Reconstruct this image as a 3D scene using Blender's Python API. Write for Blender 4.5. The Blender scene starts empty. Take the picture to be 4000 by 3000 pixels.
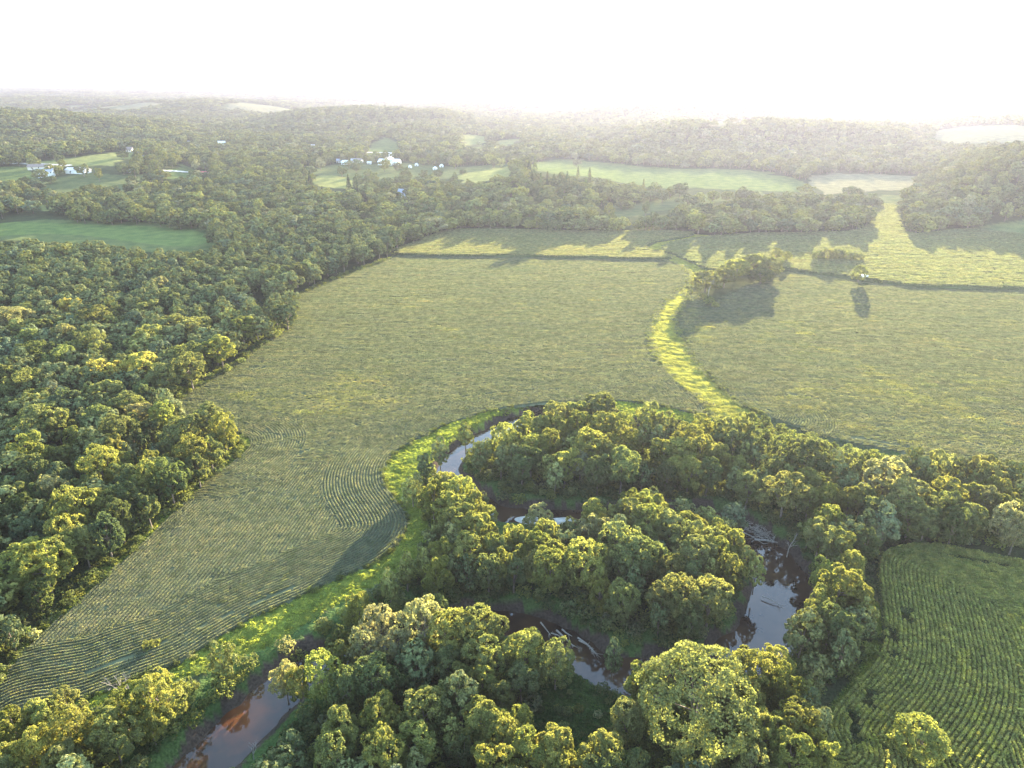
import bpy, math, random
import numpy as np
from mathutils import Vector

rng = np.random.default_rng(7)
random.seed(7)
S = bpy.context.scene
COL = S.collection
H = 95.0
F = 1509.0                      # focal length in units of a 2212-unit wide frame
CX, CY = 1106.0, 829.5
PITCH = math.atan((CY - 178.0) / F)
cp, sp = math.cos(PITCH), math.sin(PITCH)

# ------------------------------------------------------------------ helpers
def ray(px, py):
    a = (np.asarray(px, float) - CX) / F
    b = (CY - np.asarray(py, float)) / F
    return a, cp + b * sp, -sp + b * cp          # world direction x, y, z

def at(px, py, z=0.0):
    dx, dy, dz = ray(px, py)
    t = (z - H) / dz
    return np.stack([dx * t, dy * t], -1)

def proj(x, y, z):
    d = y * cp + (H - z) * sp
    up = y * sp - (H - z) * cp
    d = np.maximum(d, 1e-3)
    return CX + F * x / d, CY - F * up / d, d

def poly(pts, z=0.0):
    p = np.array(pts, float)
    return at(p[:, 0], p[:, 1], z)

def inside(P, pts):
    x, y = pts[:, 0], pts[:, 1]
    c = np.zeros(len(pts), bool)
    n = len(P)
    for i in range(n):
        x1, y1 = P[i]; x2, y2 = P[(i + 1) % n]
        if y1 == y2: continue
        m = ((y1 > y) != (y2 > y))
        c ^= m & (x < (x2 - x1) * (y - y1) / (y2 - y1) + x1)
    return c

def dist_line(L, pts, closed=False):
    best = np.full(len(pts), 1e9)
    n = len(L)
    for i in range(n if closed else n - 1):
        a = L[i]; b = L[(i + 1) % n]
        ab = b - a; q = float(ab @ ab) + 1e-9
        ap = pts - a
        t = np.clip((ap @ ab) / q, 0, 1)
        d = np.hypot(ap[:, 0] - t * ab[0], ap[:, 1] - t * ab[1])
        np.minimum(best, d, out=best)
    return best

def smooth_line(L, n=6, closed=False):
    L = np.array(L, float); out = []
    m = len(L)
    for i in range(m if closed else m - 1):
        if closed:
            p = [L[(i + k) % m] for k in (-1, 0, 1, 2)]
        else:
            p = [L[max(i - 1, 0)], L[i], L[i + 1], L[min(i + 2, m - 1)]]
        for k in range(n):
            t = k / n
            out.append(0.5 * (2 * p[1] + (p[2] - p[0]) * t + (2 * p[0] - 5 * p[1] + 4 * p[2] - p[3]) * t * t + (3 * p[1] - p[0] - 3 * p[2] + p[3]) * t ** 3))
    if not closed: out.append(L[-1])
    return np.array(out)

def sstep(a, b, x):
    t = np.clip((x - a) / (b - a), 0, 1)
    return t * t * (3 - 2 * t)

_w = [(math.cos(a), math.sin(a), p) for a, p in zip(rng.uniform(0, 6.28, 24), rng.uniform(0, 6.28, 24))]
def wav(x, y, L, o=0):
    """smooth wavy noise in about -1..1 with features of length L"""
    v = 0
    for k in range(6):
        c, s, p = _w[(o * 5 + k) % 24]
        f = 6.283 / (L * (0.6 + 0.25 * k))
        v = v + np.sin((x * c + y * s) * f + p + 1.3 * np.sin((x * s - y * c) * f * 0.7 + p * 2))
    return v / 3.2

def link(o, parent=None):
    COL.objects.link(o)
    if parent is not None: o.parent = parent
    return o

def mesh_np(name, v, f, mat=None, smooth=False, attrs=None):
    me = bpy.data.meshes.new(name)
    v = np.ascontiguousarray(v, np.float32); f = np.ascontiguousarray(f, np.int32)
    k = f.shape[1]
    me.vertices.add(len(v)); me.vertices.foreach_set('co', v.ravel())
    me.loops.add(f.size); me.loops.foreach_set('vertex_index', f.ravel())
    me.polygons.add(len(f)); me.polygons.foreach_set('loop_start', np.arange(0, f.size, k, dtype=np.int32))
    if smooth: me.polygons.foreach_set('use_smooth', np.ones(len(f), bool))
    for an, (typ, data) in (attrs or {}).items():
        a = me.attributes.new(an, typ, 'POINT')
        a.data.foreach_set('color' if typ == 'FLOAT_COLOR' else 'vector' if typ == 'FLOAT_VECTOR' else 'value', np.ascontiguousarray(data, np.int32 if typ == 'INT' else np.float32).ravel())
    me.update(calc_edges=True)
    if mat: me.materials.append(mat)
    return me

class MB:
    """collects simple solids for one mesh"""
    def __init__(s): s.v = []; s.f = []
    def box(s, x0, x1, y0, y1, z0, z1):
        b = len(s.v)
        s.v += [(x, y, z) for z in (z0, z1) for x, y in ((x0, y0), (x1, y0), (x1, y1), (x0, y1))]
        s.f += [tuple(b + i for i in q) for q in ((3, 2, 1, 0), (4, 5, 6, 7), (0, 1, 5, 4), (1, 2, 6, 5), (2, 3, 7, 6), (3, 0, 4, 7))]
    def face(s, pts):
        b = len(s.v); s.v += list(pts); s.f.append(tuple(range(b, b + len(pts))))
    def tube(s, pts, rad, n=6):
        pts = [Vector(p) for p in pts]; b = len(s.v)
        for i, p in enumerate(pts):
            d = (pts[min(i + 1, len(pts) - 1)] - pts[max(i - 1, 0)]).normalized()
            u = d.cross(Vector((0.31, 0.2, 0.93)) if abs(d.z) < 0.8 else Vector((1, 0, 0))).normalized(); w = d.cross(u)
            for k in range(n):
                a = 6.2832 * k / n
                s.v.append(tuple(p + (u * math.cos(a) + w * math.sin(a)) * rad[i]))
        for i in range(len(pts) - 1):
            for k in range(n):
                s.f.append((b + i * n + k, b + i * n + (k + 1) % n, b + (i + 1) * n + (k + 1) % n, b + (i + 1) * n + k))
        s.f.append(tuple(b + k for k in reversed(range(n))))
        s.f.append(tuple(b + (len(pts) - 1) * n + k for k in range(n)))
    def mesh(s, name, mat, smooth=False):
        me = bpy.data.meshes.new(name); me.from_pydata(s.v, [], s.f); me.update()
        if smooth: me.polygons.foreach_set('use_smooth', np.ones(len(me.polygons), bool))
        if mat: me.materials.append(mat)
        return me
    def obj(s, name, mat, parent=None, smooth=False):
        return link(bpy.data.objects.new(name, s.mesh(name, mat, smooth)), parent)

def tag(o, label=None, cat=None, group=None, kind=None):
    for k, v in (('label', label), ('category', cat), ('group', group), ('kind', kind)):
        if v: o[k] = v
    return o

# ------------------------------------------------------------------ materials
def new_mat(name):
    m = bpy.data.materials.new(name); m.use_nodes = True
    m.node_tree.nodes.clear()
    return m, m.node_tree.nodes, m.node_tree.links
def N(ns, t, **kw):
    n = ns.new(t)
    for k, v in kw.items():
        if k in n.inputs: n.inputs[k].default_value = v
        else: setattr(n, k, v)
    return n
def mixc(ns, ls, fac, a, b, mode='MIX'):
    n = ns.new('ShaderNodeMix'); n.data_type = 'RGBA'; n.blend_type = mode
    for i, s in ((0, fac), (6, a), (7, b)):
        if hasattr(s, 'links') or hasattr(s, 'is_linked'): ls.new(s, n.inputs[i])
        elif i == 0: n.inputs[0].default_value = s
        else: n.inputs[i].default_value = (*s, 1) if len(s) == 3 else s
    return n.outputs[2]
def ramp(ns, ls, src, stops):
    r = ns.new('ShaderNodeValToRGB'); ls.new(src, r.inputs[0])
    e = r.color_ramp.elements
    while len(e) < len(stops): e.new(0.5)
    for q, (p, c) in zip(e, stops): q.position = p; q.color = (*c, 1) if len(c) == 3 else (c[0],) * 3 + (1,)
    return r.outputs[0]

def leaf_material(name, trans=0.46, default=(0.08, 0.09, 0.03)):
    m, ns, ls = new_mat(name)
    out = N(ns, 'ShaderNodeOutputMaterial')
    at_ = N(ns, 'ShaderNodeAttribute', attribute_type='INSTANCER', attribute_name='tint')
    geo = N(ns, 'ShaderNodeNewGeometry')
    no = N(ns, 'ShaderNodeTexNoise', Scale=0.45, Detail=3.0); ls.new(geo.outputs['Position'], no.inputs['Vector'])
    var = ramp(ns, ls, no.outputs[0], [(0.3, (0.68, 0.72, 0.66)), (0.5, (1, 1, 1)), (0.7, (1.4, 1.28, 1.15))])
    isl = N(ns, 'ShaderNodeNewGeometry')
    v2 = ramp(ns, ls, isl.outputs['Random Per Island'], [(0, (0.72,)), (1, (1.28,))])
    c = mixc(ns, ls, 1.0, at_.outputs['Color'], var, 'MULTIPLY')
    c = mixc(ns, ls, 1.0, c, v2, 'MULTIPLY')
    ct = mixc(ns, ls, 1.0, c, (1.75, 1.75, 0.82), 'MULTIPLY')
    p = N(ns, 'ShaderNodeBsdfDiffuse')
    ls.new(c, p.inputs['Color'])
    t = N(ns, 'ShaderNodeBsdfTranslucent'); ls.new(ct, t.inputs['Color'])
    mx = N(ns, 'ShaderNodeMixShader'); mx.inputs[0].default_value = trans
    ls.new(p.outputs[0], mx.inputs[1]); ls.new(t.outputs[0], mx.inputs[2]); ls.new(mx.outputs[0], out.inputs[0])
    return m
M_LEAF = leaf_material('foliage')
M_CROP = leaf_material('crop_leaves', 0.45)
M_FAR = leaf_material('far_foliage', 0.13)

def simple_mat(name, col, rough=0.8, var=0.25, scale=1.5, metal=0.0):
    m, ns, ls = new_mat(name)
    out = N(ns, 'ShaderNodeOutputMaterial'); p = N(ns, 'ShaderNodeBsdfPrincipled', Roughness=rough, Metallic=metal)
    tc = N(ns, 'ShaderNodeTexCoord')
    no = N(ns, 'ShaderNodeTexNoise', Scale=scale, Detail=5.0); ls.new(tc.outputs['Object'], no.inputs['Vector'])
    v = ramp(ns, ls, no.outputs[0], [(0.3, tuple(x * (1 - var) for x in col)), (0.7, tuple(min(1, x * (1 + var)) for x in col))])
    ls.new(v, p.inputs['Base Color']); ls.new(p.outputs[0], out.inputs[0])
    return m
M_BARK = simple_mat('bark', (0.16, 0.12, 0.09), 0.9, 0.4, 3)
M_DEAD = simple_mat('bleached_wood', (0.27, 0.235, 0.2), 0.85, 0.3, 3)
M_WHITE = simple_mat('white_siding', (0.62, 0.62, 0.61), 0.6, 0.06, 0.6)
M_METALROOF = simple_mat('white_metal_roof', (0.62, 0.63, 0.63), 0.35, 0.06, 0.4)
M_GREYROOF = simple_mat('grey_shingles', (0.3, 0.31, 0.36), 0.8, 0.2, 0.8)
M_BROWNROOF = simple_mat('brown_shingles', (0.2, 0.15, 0.13), 0.8, 0.2, 0.8)
M_REDROOF = simple_mat('red_metal_roof', (0.45, 0.06, 0.07), 0.5, 0.15, 0.8)
M_BLUESIDE = simple_mat('blue_siding', (0.42, 0.47, 0.6), 0.7, 0.08, 0.8)
M_RUST = simple_mat('rusty_tin', (0.5, 0.44, 0.44), 0.5, 0.45, 0.25)
M_BEIGE = simple_mat('beige_siding', (0.55, 0.48, 0.4), 0.7, 0.1, 0.8)
M_GLASS = simple_mat('window_glass', (0.05, 0.06, 0.07), 0.1, 0.2, 1)
M_DOOR = simple_mat('door_paint', (0.12, 0.1, 0.09), 0.6, 0.2, 1)
M_GRAVEL = simple_mat('gravel', (0.5, 0.46, 0.4), 0.9, 0.2, 1.0)

def ground_material():
    m, ns, ls = new_mat('land')
    out = N(ns, 'ShaderNodeOutputMaterial'); p = N(ns, 'ShaderNodeBsdfDiffuse')
    a = N(ns, 'ShaderNodeAttribute', attribute_name='cover')
    geo = N(ns, 'ShaderNodeNewGeometry')
    n1 = N(ns, 'ShaderNodeTexNoise', Scale=0.12, Detail=6.0); ls.new(geo.outputs['Position'], n1.inputs['Vector'])
    n2 = N(ns, 'ShaderNodeTexNoise', Scale=2.2, Detail=5.0); ls.new(geo.outputs['Position'], n2.inputs['Vector'])
    v1 = ramp(ns, ls, n1.outputs[0], [(0.3, (0.72, 0.78, 0.75)), (0.7, (1.3, 1.22, 1.05))])
    v2 = ramp(ns, ls, n2.outputs[0], [(0.3, (0.6,)), (0.7, (1.4,))])
    c = mixc(ns, ls, 1.0, a.outputs['Color'], v1, 'MULTIPLY'); c = mixc(ns, ls, 1.0, c, v2, 'MULTIPLY')
    ls.new(c, p.inputs['Color'])
    b = N(ns, 'ShaderNodeBump', Strength=0.8, Distance=0.3); ls.new(n2.outputs[0], b.inputs['Height']); ls.new(b.outputs[0], p.inputs['Normal'])
    ls.new(p.outputs[0], out.inputs[0])
    return m
M_LAND = ground_material()

def crop_base_material(name, col, col2, fleck):
    m, ns, ls = new_mat(name)
    out = N(ns, 'ShaderNodeOutputMaterial'); p = N(ns, 'ShaderNodeBsdfDiffuse')
    geo = N(ns, 'ShaderNodeNewGeometry')
    n1 = N(ns, 'ShaderNodeTexNoise', Scale=0.035, Detail=5.0); ls.new(geo.outputs['Position'], n1.inputs['Vector'])
    mp = N(ns, 'ShaderNodeMapping'); mp.inputs['Scale'].default_value = (0.06, 0.9, 1); ls.new(geo.outputs['Position'], mp.inputs['Vector'])
    n2 = N(ns, 'ShaderNodeTexNoise', Scale=1.0, Detail=5.0); ls.new(mp.outputs[0], n2.inputs['Vector'])
    c = mixc(ns, ls, n1.outputs[0], col, col2)
    v = ramp(ns, ls, n2.outputs[0], [(0.3, (0.7,)), (0.7, (1.3,))]); c = mixc(ns, ls, 1.0, c, v, 'MULTIPLY')
    ls.new(c, p.inputs['Color'])
    ls.new(p.outputs[0], out.inputs[0])
    return m
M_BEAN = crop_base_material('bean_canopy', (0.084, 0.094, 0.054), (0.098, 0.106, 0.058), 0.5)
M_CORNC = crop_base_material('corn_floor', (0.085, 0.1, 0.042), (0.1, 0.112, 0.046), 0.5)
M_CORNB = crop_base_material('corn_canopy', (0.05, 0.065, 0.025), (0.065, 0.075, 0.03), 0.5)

def water_material():
    m, ns, ls = new_mat('river_water')
    out = N(ns, 'ShaderNodeOutputMaterial'); p = N(ns, 'ShaderNodeBsdfPrincipled', Roughness=0.03, IOR=1.48)
    geo = N(ns, 'ShaderNodeNewGeometry')
    n1 = N(ns, 'ShaderNodeTexNoise', Scale=0.12, Detail=3.0); ls.new(geo.outputs['Position'], n1.inputs['Vector'])
    c = ramp(ns, ls, n1.outputs[0], [(0.35, (0.024, 0.015, 0.011)), (0.62, (0.06, 0.034, 0.02))])
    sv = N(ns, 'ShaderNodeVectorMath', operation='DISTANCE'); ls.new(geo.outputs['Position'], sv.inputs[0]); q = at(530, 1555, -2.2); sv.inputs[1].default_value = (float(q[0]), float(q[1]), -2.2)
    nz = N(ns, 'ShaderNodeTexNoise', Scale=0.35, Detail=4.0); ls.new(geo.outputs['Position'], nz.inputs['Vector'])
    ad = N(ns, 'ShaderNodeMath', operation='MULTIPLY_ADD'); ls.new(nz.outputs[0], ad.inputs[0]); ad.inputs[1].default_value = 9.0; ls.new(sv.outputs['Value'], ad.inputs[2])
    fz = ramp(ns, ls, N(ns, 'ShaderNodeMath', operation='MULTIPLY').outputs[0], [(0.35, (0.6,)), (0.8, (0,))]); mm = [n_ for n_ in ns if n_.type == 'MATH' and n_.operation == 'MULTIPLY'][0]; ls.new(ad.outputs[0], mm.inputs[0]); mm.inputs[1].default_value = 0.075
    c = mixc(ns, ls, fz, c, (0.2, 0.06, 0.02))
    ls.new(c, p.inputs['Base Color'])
    n2 = N(ns, 'ShaderNodeTexNoise', Scale=1.1, Detail=3.0); ls.new(geo.outputs['Position'], n2.inputs['Vector'])
    b = N(ns, 'ShaderNodeBump', Strength=0.12, Distance=0.05); ls.new(n2.outputs[0], b.inputs['Height']); ls.new(b.outputs[0], p.inputs['Normal'])
    ls.new(p.outputs[0], out.inputs[0])
    return m
M_WATER = water_material()

# ------------------------------------------------------------------ outlines (frame units, then world metres)
FIELD_L = [(862,553),(830,567),(760,592),(700,617),(650,640),(641,665),(636,692),(622,718),(598,729),(560,757),(500,800),(440,835),(400,860),(350,885)]
POINT_T = [(350,885),(400,915),(470,925),(520,938),(541,958),(522,985),(470,1025),(380,1105),(300,1182),(235,1243),(160,1312),(90,1372),(40,1427),(0,1482),(-60,1535)]
STRIP = [(-60,1590),(-20,1575),(30,1542),(100,1528),(180,1510),(270,1475),(390,1430),(480,1375),(560,1330),(650,1290),(720,1255),(800,1220),(845,1190),(868,1165),(880,1137),(875,1110),(855,1080),(833,1050),(828,1025),(836,1000),(857,975),(900,950),(950,925),(1000,905),(1060,888),(1130,876),(1200,869),(1280,866),(1360,869),(1430,879),(1480,890),(1530,901)]
WAY_L = [(1530,901),(1525,880),(1490,850),(1450,815),(1422,783),(1405,757),(1397,730),(1403,700),(1418,670),(1447,640),(1477,612),(1482,595),(1470,577),(1447,568),(1430,563)]
WAY_R = [(1523,582),(1495,618),(1490,642),(1472,674),(1467,692),(1472,722),(1488,752),(1513,787),(1548,826),(1587,861),(1626,886),(1648,896)]
w_field_l, w_point, w_strip, w_way_l, w_way_r = (smooth_line(poly(q), 4) for q in (FIELD_L, POINT_T, STRIP, WAY_L, WAY_R))
BEAN_MAIN = np.concatenate([w_field_l[:-1], w_point, w_strip, w_way_l[1:]])
BEAN_RIGHT = np.concatenate([w_way_r[4:], poly([(1700,915),(1790,945),(1860,962),(1930,975),(2000,988),(2080,1000),(2212,1022),(2420,1060),(2560,1000),(2420,640),(2212,630),(1980,625),(1930,618),(1860,610),(1800,601),(1745,595),(1700,588),(1668,598),(1620,618),(1570,642),(1552,664),(1520,668),(1500,650)])])
CORN_A = smooth_line(poly([(862,552),(1150,556),(1426,562),(1436,552),(1395,541),(1391,533),(1420,524),(1470,516),(1499,506),(1440,503),(1250,503),(1100,499),(1000,499),(955,505),(905,526)]), 3, True)
CORN_B = smooth_line(poly([(1523,582),(1500,570),(1455,552),(1432,545),(1440,533),(1480,522),(1540,514),(1640,508),(1760,506),(1860,500),(1885,475),(1893,448),(1935,448),(1952,505),(2060,500),(2212,492),(2460,490),(2470,626),(2212,626),(1980,621),(1930,614),(1860,606),(1800,597),(1745,591),(1690,582),(1640,590),(1560,588)]), 3, True)
CORN_C = smooth_line(poly([(1938,1195),(1912,1204),(1898,1222),(1896,1255),(1901,1300),(1906,1387),(1888,1443),(1840,1497),(1798,1547),(1784,1588),(1806,1640),(1816,1720),(2500,1800),(2700,1400),(2480,1260),(2212,1228),(2098,1203),(1998,1189)]), 4, True)
FIELD_FAR = poly([(-60,478),(0,478),(150,483),(300,488),(420,497),(462,510),(455,522),(420,531),(380,533),(330,528),(250,518),(180,508),(100,505),(0,509),(-60,510)])

RIVER_PX = [(2420,1075),(2212,1062),(2000,1040),(1815,1035),(1700,1010),(1580,972),(1400,938),(1290,902),(1210,892),(1130,908),(1060,938),(1005,972),(966,1012),(985,1045),(1035,1085),(1085,1112),(1250,1120),(1420,1112),(1540,1122),(1610,1150),(1662,1205),(1690,1270),(1672,1345),(1622,1405),(1530,1450),(1420,1465),(1310,1452),(1240,1405),(1160,1362),(1070,1345),(980,1352),(880,1378),(760,1408),(665,1452),(600,1500),(540,1560),(480,1620),(410,1690),(320,1790)]
river = smooth_line(poly(RIVER_PX, -2.2), 6)
_rt = np.linspace(0, 1, len(river))
_pxx = np.interp(_rt, np.linspace(0, 1, len(RIVER_PX)), [p[0] for p in RIVER_PX])
_pyy = np.interp(_rt, np.linspace(0, 1, len(RIVER_PX)), [p[1] for p in RIVER_PX])
RW = np.full(len(river), 4.0)                                                  # half width of the channel
RW[(_pxx > 1600) & (_pyy > 1180)] = 6.4
RW[(_pyy > 1440) & (_pxx > 1200)] = 5.0
RW[(_pxx < 640)] = 5.0
RW[(_pxx > 940) & (_pxx < 1010) & (_pyy < 1060)] = 3.5
RW = np.convolve(np.pad(RW, 6, 'edge'), np.ones(13) / 13, 'valid')

def river_dist(pts):
    """distance to the channel's edge, negative inside"""
    best = np.full(len(pts), 1e9)
    for i in range(len(river) - 1):
        a = river[i]; b = river[i + 1]; ab = b - a; q = float(ab @ ab) + 1e-9
        ap = pts - a; t = np.clip((ap @ ab) / q, 0, 1)
        d = np.hypot(ap[:, 0] - t * ab[0], ap[:, 1] - t * ab[1]) - (RW[i] * (1 - t) + RW[i + 1] * t)
        np.minimum(best, d, out=best)
    return best

# ------------------------------------------------------------------ terrain
RIDGES = []
def ridge(crest, D, front, back, tree=9.0):
    u = []; z = []
    for px, py in crest:
        dx, dy, dz = ray(px, py)
        u.append(float(dx / dy)); z.append(H + D * float(dz / math.hypot(dx, dy)) - tree)
    RIDGES.append((np.array(u), np.array(z), D, front, back))
ridge([(-250,262),(-100,248),(0,243),(120,243),(200,255),(300,266),(420,282),(500,300)], 1550, 190, 500)
ridge([(60,285),(120,258),(200,236),(300,224),(400,218),(500,219),(600,227),(700,240),(800,254)], 2650, 260, 900)
ridge([(-250,232),(-100,222),(0,216),(120,212),(240,214),(340,222)], 3900, 600, 900)
ridge([(480,216),(600,208),(720,206),(860,209),(960,216)], 4300, 600, 900)
ridge([(1200,226),(1350,213),(1500,209),(1700,212),(1900,220),(2212,226),(2400,230)], 4000, 600, 900)
ridge([(340,320),(400,303),(450,287),(560,264),(640,246),(750,236),(800,233),(870,236),(950,242),(1020,260),(1080,283),(1130,305)], 1750, 200, 450)
ridge([(820,248),(880,233),(950,224),(1050,221),(1150,222),(1220,228),(1320,250)], 2800, 280, 900)
ridge([(1040,300),(1130,264),(1200,248),(1300,237),(1400,229),(1500,226),(1650,229),(1800,245)], 2050, 215, 700)
ridge([(1240,320),(1350,285),(1450,269),(1550,259),(1650,262),(1750,268),(1900,280),(2000,290)], 1250, 140, 380)
ridge([(1850,310),(1930,294),(2000,282),(2100,272),(2212,268),(2400,262)], 1450, 220, 900)
ridge([(1900,470),(1960,420),(2030,380),(2100,348),(2212,312),(2350,290),(2500,270)], 810, 140, 280)
ridge([(760,420),(840,398),(950,384),(1080,364),(1150,354),(1240,364),(1350,386),(1450,402),(1540,420)], 715, 130, 100)
ridge([(-200,340),(0,332),(120,322),(240,312),(330,318),(420,335)], 1060, 200, 170, 6)
ridge([(1080,352),(1180,330),(1280,322),(1400,334),(1480,345)], 1180, 130, 160)

def height(x, y):
    x = np.asarray(x, float); y = np.asarray(y, float)
    d = np.hypot(x, y); yy = np.maximum(y, 1.0); u = x / yy
    z = np.zeros_like(d)
    for ru, rz, D, fr, bk in RIDGES:
        c = np.interp(u, ru, rz, left=0, right=0)
        e = np.minimum(u - ru[0], ru[-1] - u); c = c * sstep(0, 0.03, e)
        q = d - D + 40 * wav(x, y, 420, 1)
        g = np.exp(-(q / np.where(q < 0, fr, bk)) ** 2)
        z = np.maximum(z, c * g)
    far = sstep(2600, 6500, d)
    z = np.maximum(z, far * (30 + 9 * wav(x, y, 1900, 2)))
    z = z + sstep(600, 1500, d) * (4.0 * wav(x, y, 260, 3) + 2)
    return z * sstep(470, 640, d)

def full_height(x, y):
    z = height(x, y)
    d = np.hypot(x, y)
    near = (d < 420) & (y > 10)
    if near.any():
        pts = np.stack([x[near], y[near]], -1)
        rd = river_dist(pts) + 0.5 * wav(pts[:, 0], pts[:, 1], 7, 1)
        rough = 0.18 * wav(pts[:, 0], pts[:, 1], 6, 2) + 0.1 * wav(pts[:, 0], pts[:, 1], 2.3, 3)
        z[near] += rough * sstep(0, 4, rd) - 3.4 * (1 - sstep(-2.4, 2.2, rd))
    return z

def hit(px, py):
    """where the line of sight meets the terrain"""
    px = np.atleast_1d(np.asarray(px, float)); py = np.atleast_1d(np.asarray(py, float))
    dx, dy, dz = ray(px, py); hn = np.hypot(dx, dy)
    ds = 40 * 1.004 ** np.arange(1500)
    out = np.zeros((len(px), 3))
    for i in range(len(px)):
        X = dx[i] / hn[i] * ds; Y = dy[i] / hn[i] * ds; Z = H + dz[i] / hn[i] * ds
        g = height(X, Y); k = np.nonzero(Z <= g)[0]
        k = k[0] if len(k) else len(ds) - 1
        out[i] = X[k], Y[k], g[k]
    return out

# open land seen beyond the trees: (cover, outline in frame units)
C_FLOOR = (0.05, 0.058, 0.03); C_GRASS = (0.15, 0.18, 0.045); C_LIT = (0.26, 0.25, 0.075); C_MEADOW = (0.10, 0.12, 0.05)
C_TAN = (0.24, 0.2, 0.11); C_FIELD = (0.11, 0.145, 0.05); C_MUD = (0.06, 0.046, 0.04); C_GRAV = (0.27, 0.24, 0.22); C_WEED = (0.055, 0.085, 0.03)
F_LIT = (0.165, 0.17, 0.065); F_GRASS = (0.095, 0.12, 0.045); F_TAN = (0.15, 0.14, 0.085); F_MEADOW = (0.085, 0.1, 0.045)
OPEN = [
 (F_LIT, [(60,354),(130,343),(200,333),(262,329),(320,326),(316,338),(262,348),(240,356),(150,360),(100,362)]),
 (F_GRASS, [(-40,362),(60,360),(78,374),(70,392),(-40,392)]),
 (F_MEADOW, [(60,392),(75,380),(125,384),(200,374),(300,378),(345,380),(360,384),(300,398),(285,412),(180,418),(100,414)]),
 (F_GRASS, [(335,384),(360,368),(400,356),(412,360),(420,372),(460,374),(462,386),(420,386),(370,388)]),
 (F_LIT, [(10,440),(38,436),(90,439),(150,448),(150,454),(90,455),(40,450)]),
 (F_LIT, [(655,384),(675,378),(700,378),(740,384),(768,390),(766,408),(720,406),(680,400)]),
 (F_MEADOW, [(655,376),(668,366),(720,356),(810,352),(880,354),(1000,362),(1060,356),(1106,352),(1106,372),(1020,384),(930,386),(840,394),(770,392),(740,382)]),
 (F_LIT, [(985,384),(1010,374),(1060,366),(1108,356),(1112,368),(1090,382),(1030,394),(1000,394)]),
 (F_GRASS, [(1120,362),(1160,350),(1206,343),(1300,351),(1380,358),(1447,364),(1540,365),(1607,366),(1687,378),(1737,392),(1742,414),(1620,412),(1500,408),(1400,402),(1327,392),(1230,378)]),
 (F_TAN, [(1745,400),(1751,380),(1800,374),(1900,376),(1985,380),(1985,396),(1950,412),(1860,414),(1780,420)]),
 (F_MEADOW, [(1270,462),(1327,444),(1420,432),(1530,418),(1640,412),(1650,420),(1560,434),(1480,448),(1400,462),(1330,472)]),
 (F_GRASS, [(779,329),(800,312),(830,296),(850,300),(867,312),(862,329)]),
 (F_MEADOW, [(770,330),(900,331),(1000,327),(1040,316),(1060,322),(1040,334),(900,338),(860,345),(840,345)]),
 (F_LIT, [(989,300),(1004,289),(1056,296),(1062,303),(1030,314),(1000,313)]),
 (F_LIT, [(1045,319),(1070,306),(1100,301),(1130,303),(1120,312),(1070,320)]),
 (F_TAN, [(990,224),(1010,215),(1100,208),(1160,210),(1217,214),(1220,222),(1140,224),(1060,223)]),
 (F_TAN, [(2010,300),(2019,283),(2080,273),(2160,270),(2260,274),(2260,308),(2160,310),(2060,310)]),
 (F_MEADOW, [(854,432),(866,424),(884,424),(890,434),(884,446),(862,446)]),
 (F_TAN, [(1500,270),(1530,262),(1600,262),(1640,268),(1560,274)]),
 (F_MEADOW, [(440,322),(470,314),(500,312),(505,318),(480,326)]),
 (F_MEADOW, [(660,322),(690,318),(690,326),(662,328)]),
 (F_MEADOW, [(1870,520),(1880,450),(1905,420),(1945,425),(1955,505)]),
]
OPEN_P = [(c, np.array(p, float)) for c, p in OPEN]

def near_cover(pts):
    """which near ground is open: crop 1, grass strip 2, other -1"""
    k = np.full(len(pts), -1)
    for P in (BEAN_MAIN, BEAN_RIGHT, CORN_A, CORN_B, CORN_C, FIELD_FAR): k[inside(P, pts)] = 1
    g = (k < 0) & (inside(GRASS_P, pts) | inside(WAY_P, pts)); k[g] = 2
    return k
# grass strip along the beans and the grass waterway
STRIP_IN = [(1540,906),(1470,908),(1400,900),(1330,894),(1240,891),(1180,898),(1110,911),(1045,938),(992,964),(945,990),(905,1020),(890,1045),(905,1085),(920,1120),(928,1160),(910,1195),(860,1235),(800,1268),(720,1310),(660,1345),(600,1385),(520,1425),(430,1455),(330,1485),(200,1530),(60,1575),(-60,1620)]
w_strip_in = smooth_line(poly(STRIP_IN), 4)
GRASS_P = np.concatenate([w_strip[::-1], w_strip_in[::-1]])
GRASS_P = np.concatenate([w_strip, w_strip_in])
WAY_P = np.concatenate([w_way_l, poly([(1395,538),(1420,524),(1499,506),(1560,510),(1480,524),(1432,540),(1455,552),(1500,570)]), w_way_r, poly([(1600,905),(1560,908)])])
EDGE_PTS = np.concatenate([poly([(350,905),(300,880),(350,850),(440,822),(500,785),(560,740),(590,715),(615,700),(628,660),(640,640),(690,612),(760,585),(830,560),(855,550)]), w_field_l[::-1][2:]])
CORN_VERGE = poly([(1903,1300),(1906,1390),(1886,1446),(1838,1500),(1796,1552),(1776,1562),(1800,1520),(1845,1466),(1872,1420),(1886,1370),(1890,1300)])
EDGE2 = np.concatenate([w_point[12:], poly([(-80,1520),(20,1430),(70,1365),(140,1300),(215,1230),(280,1165),(360,1090),(450,1010),(505,970)])])

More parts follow.
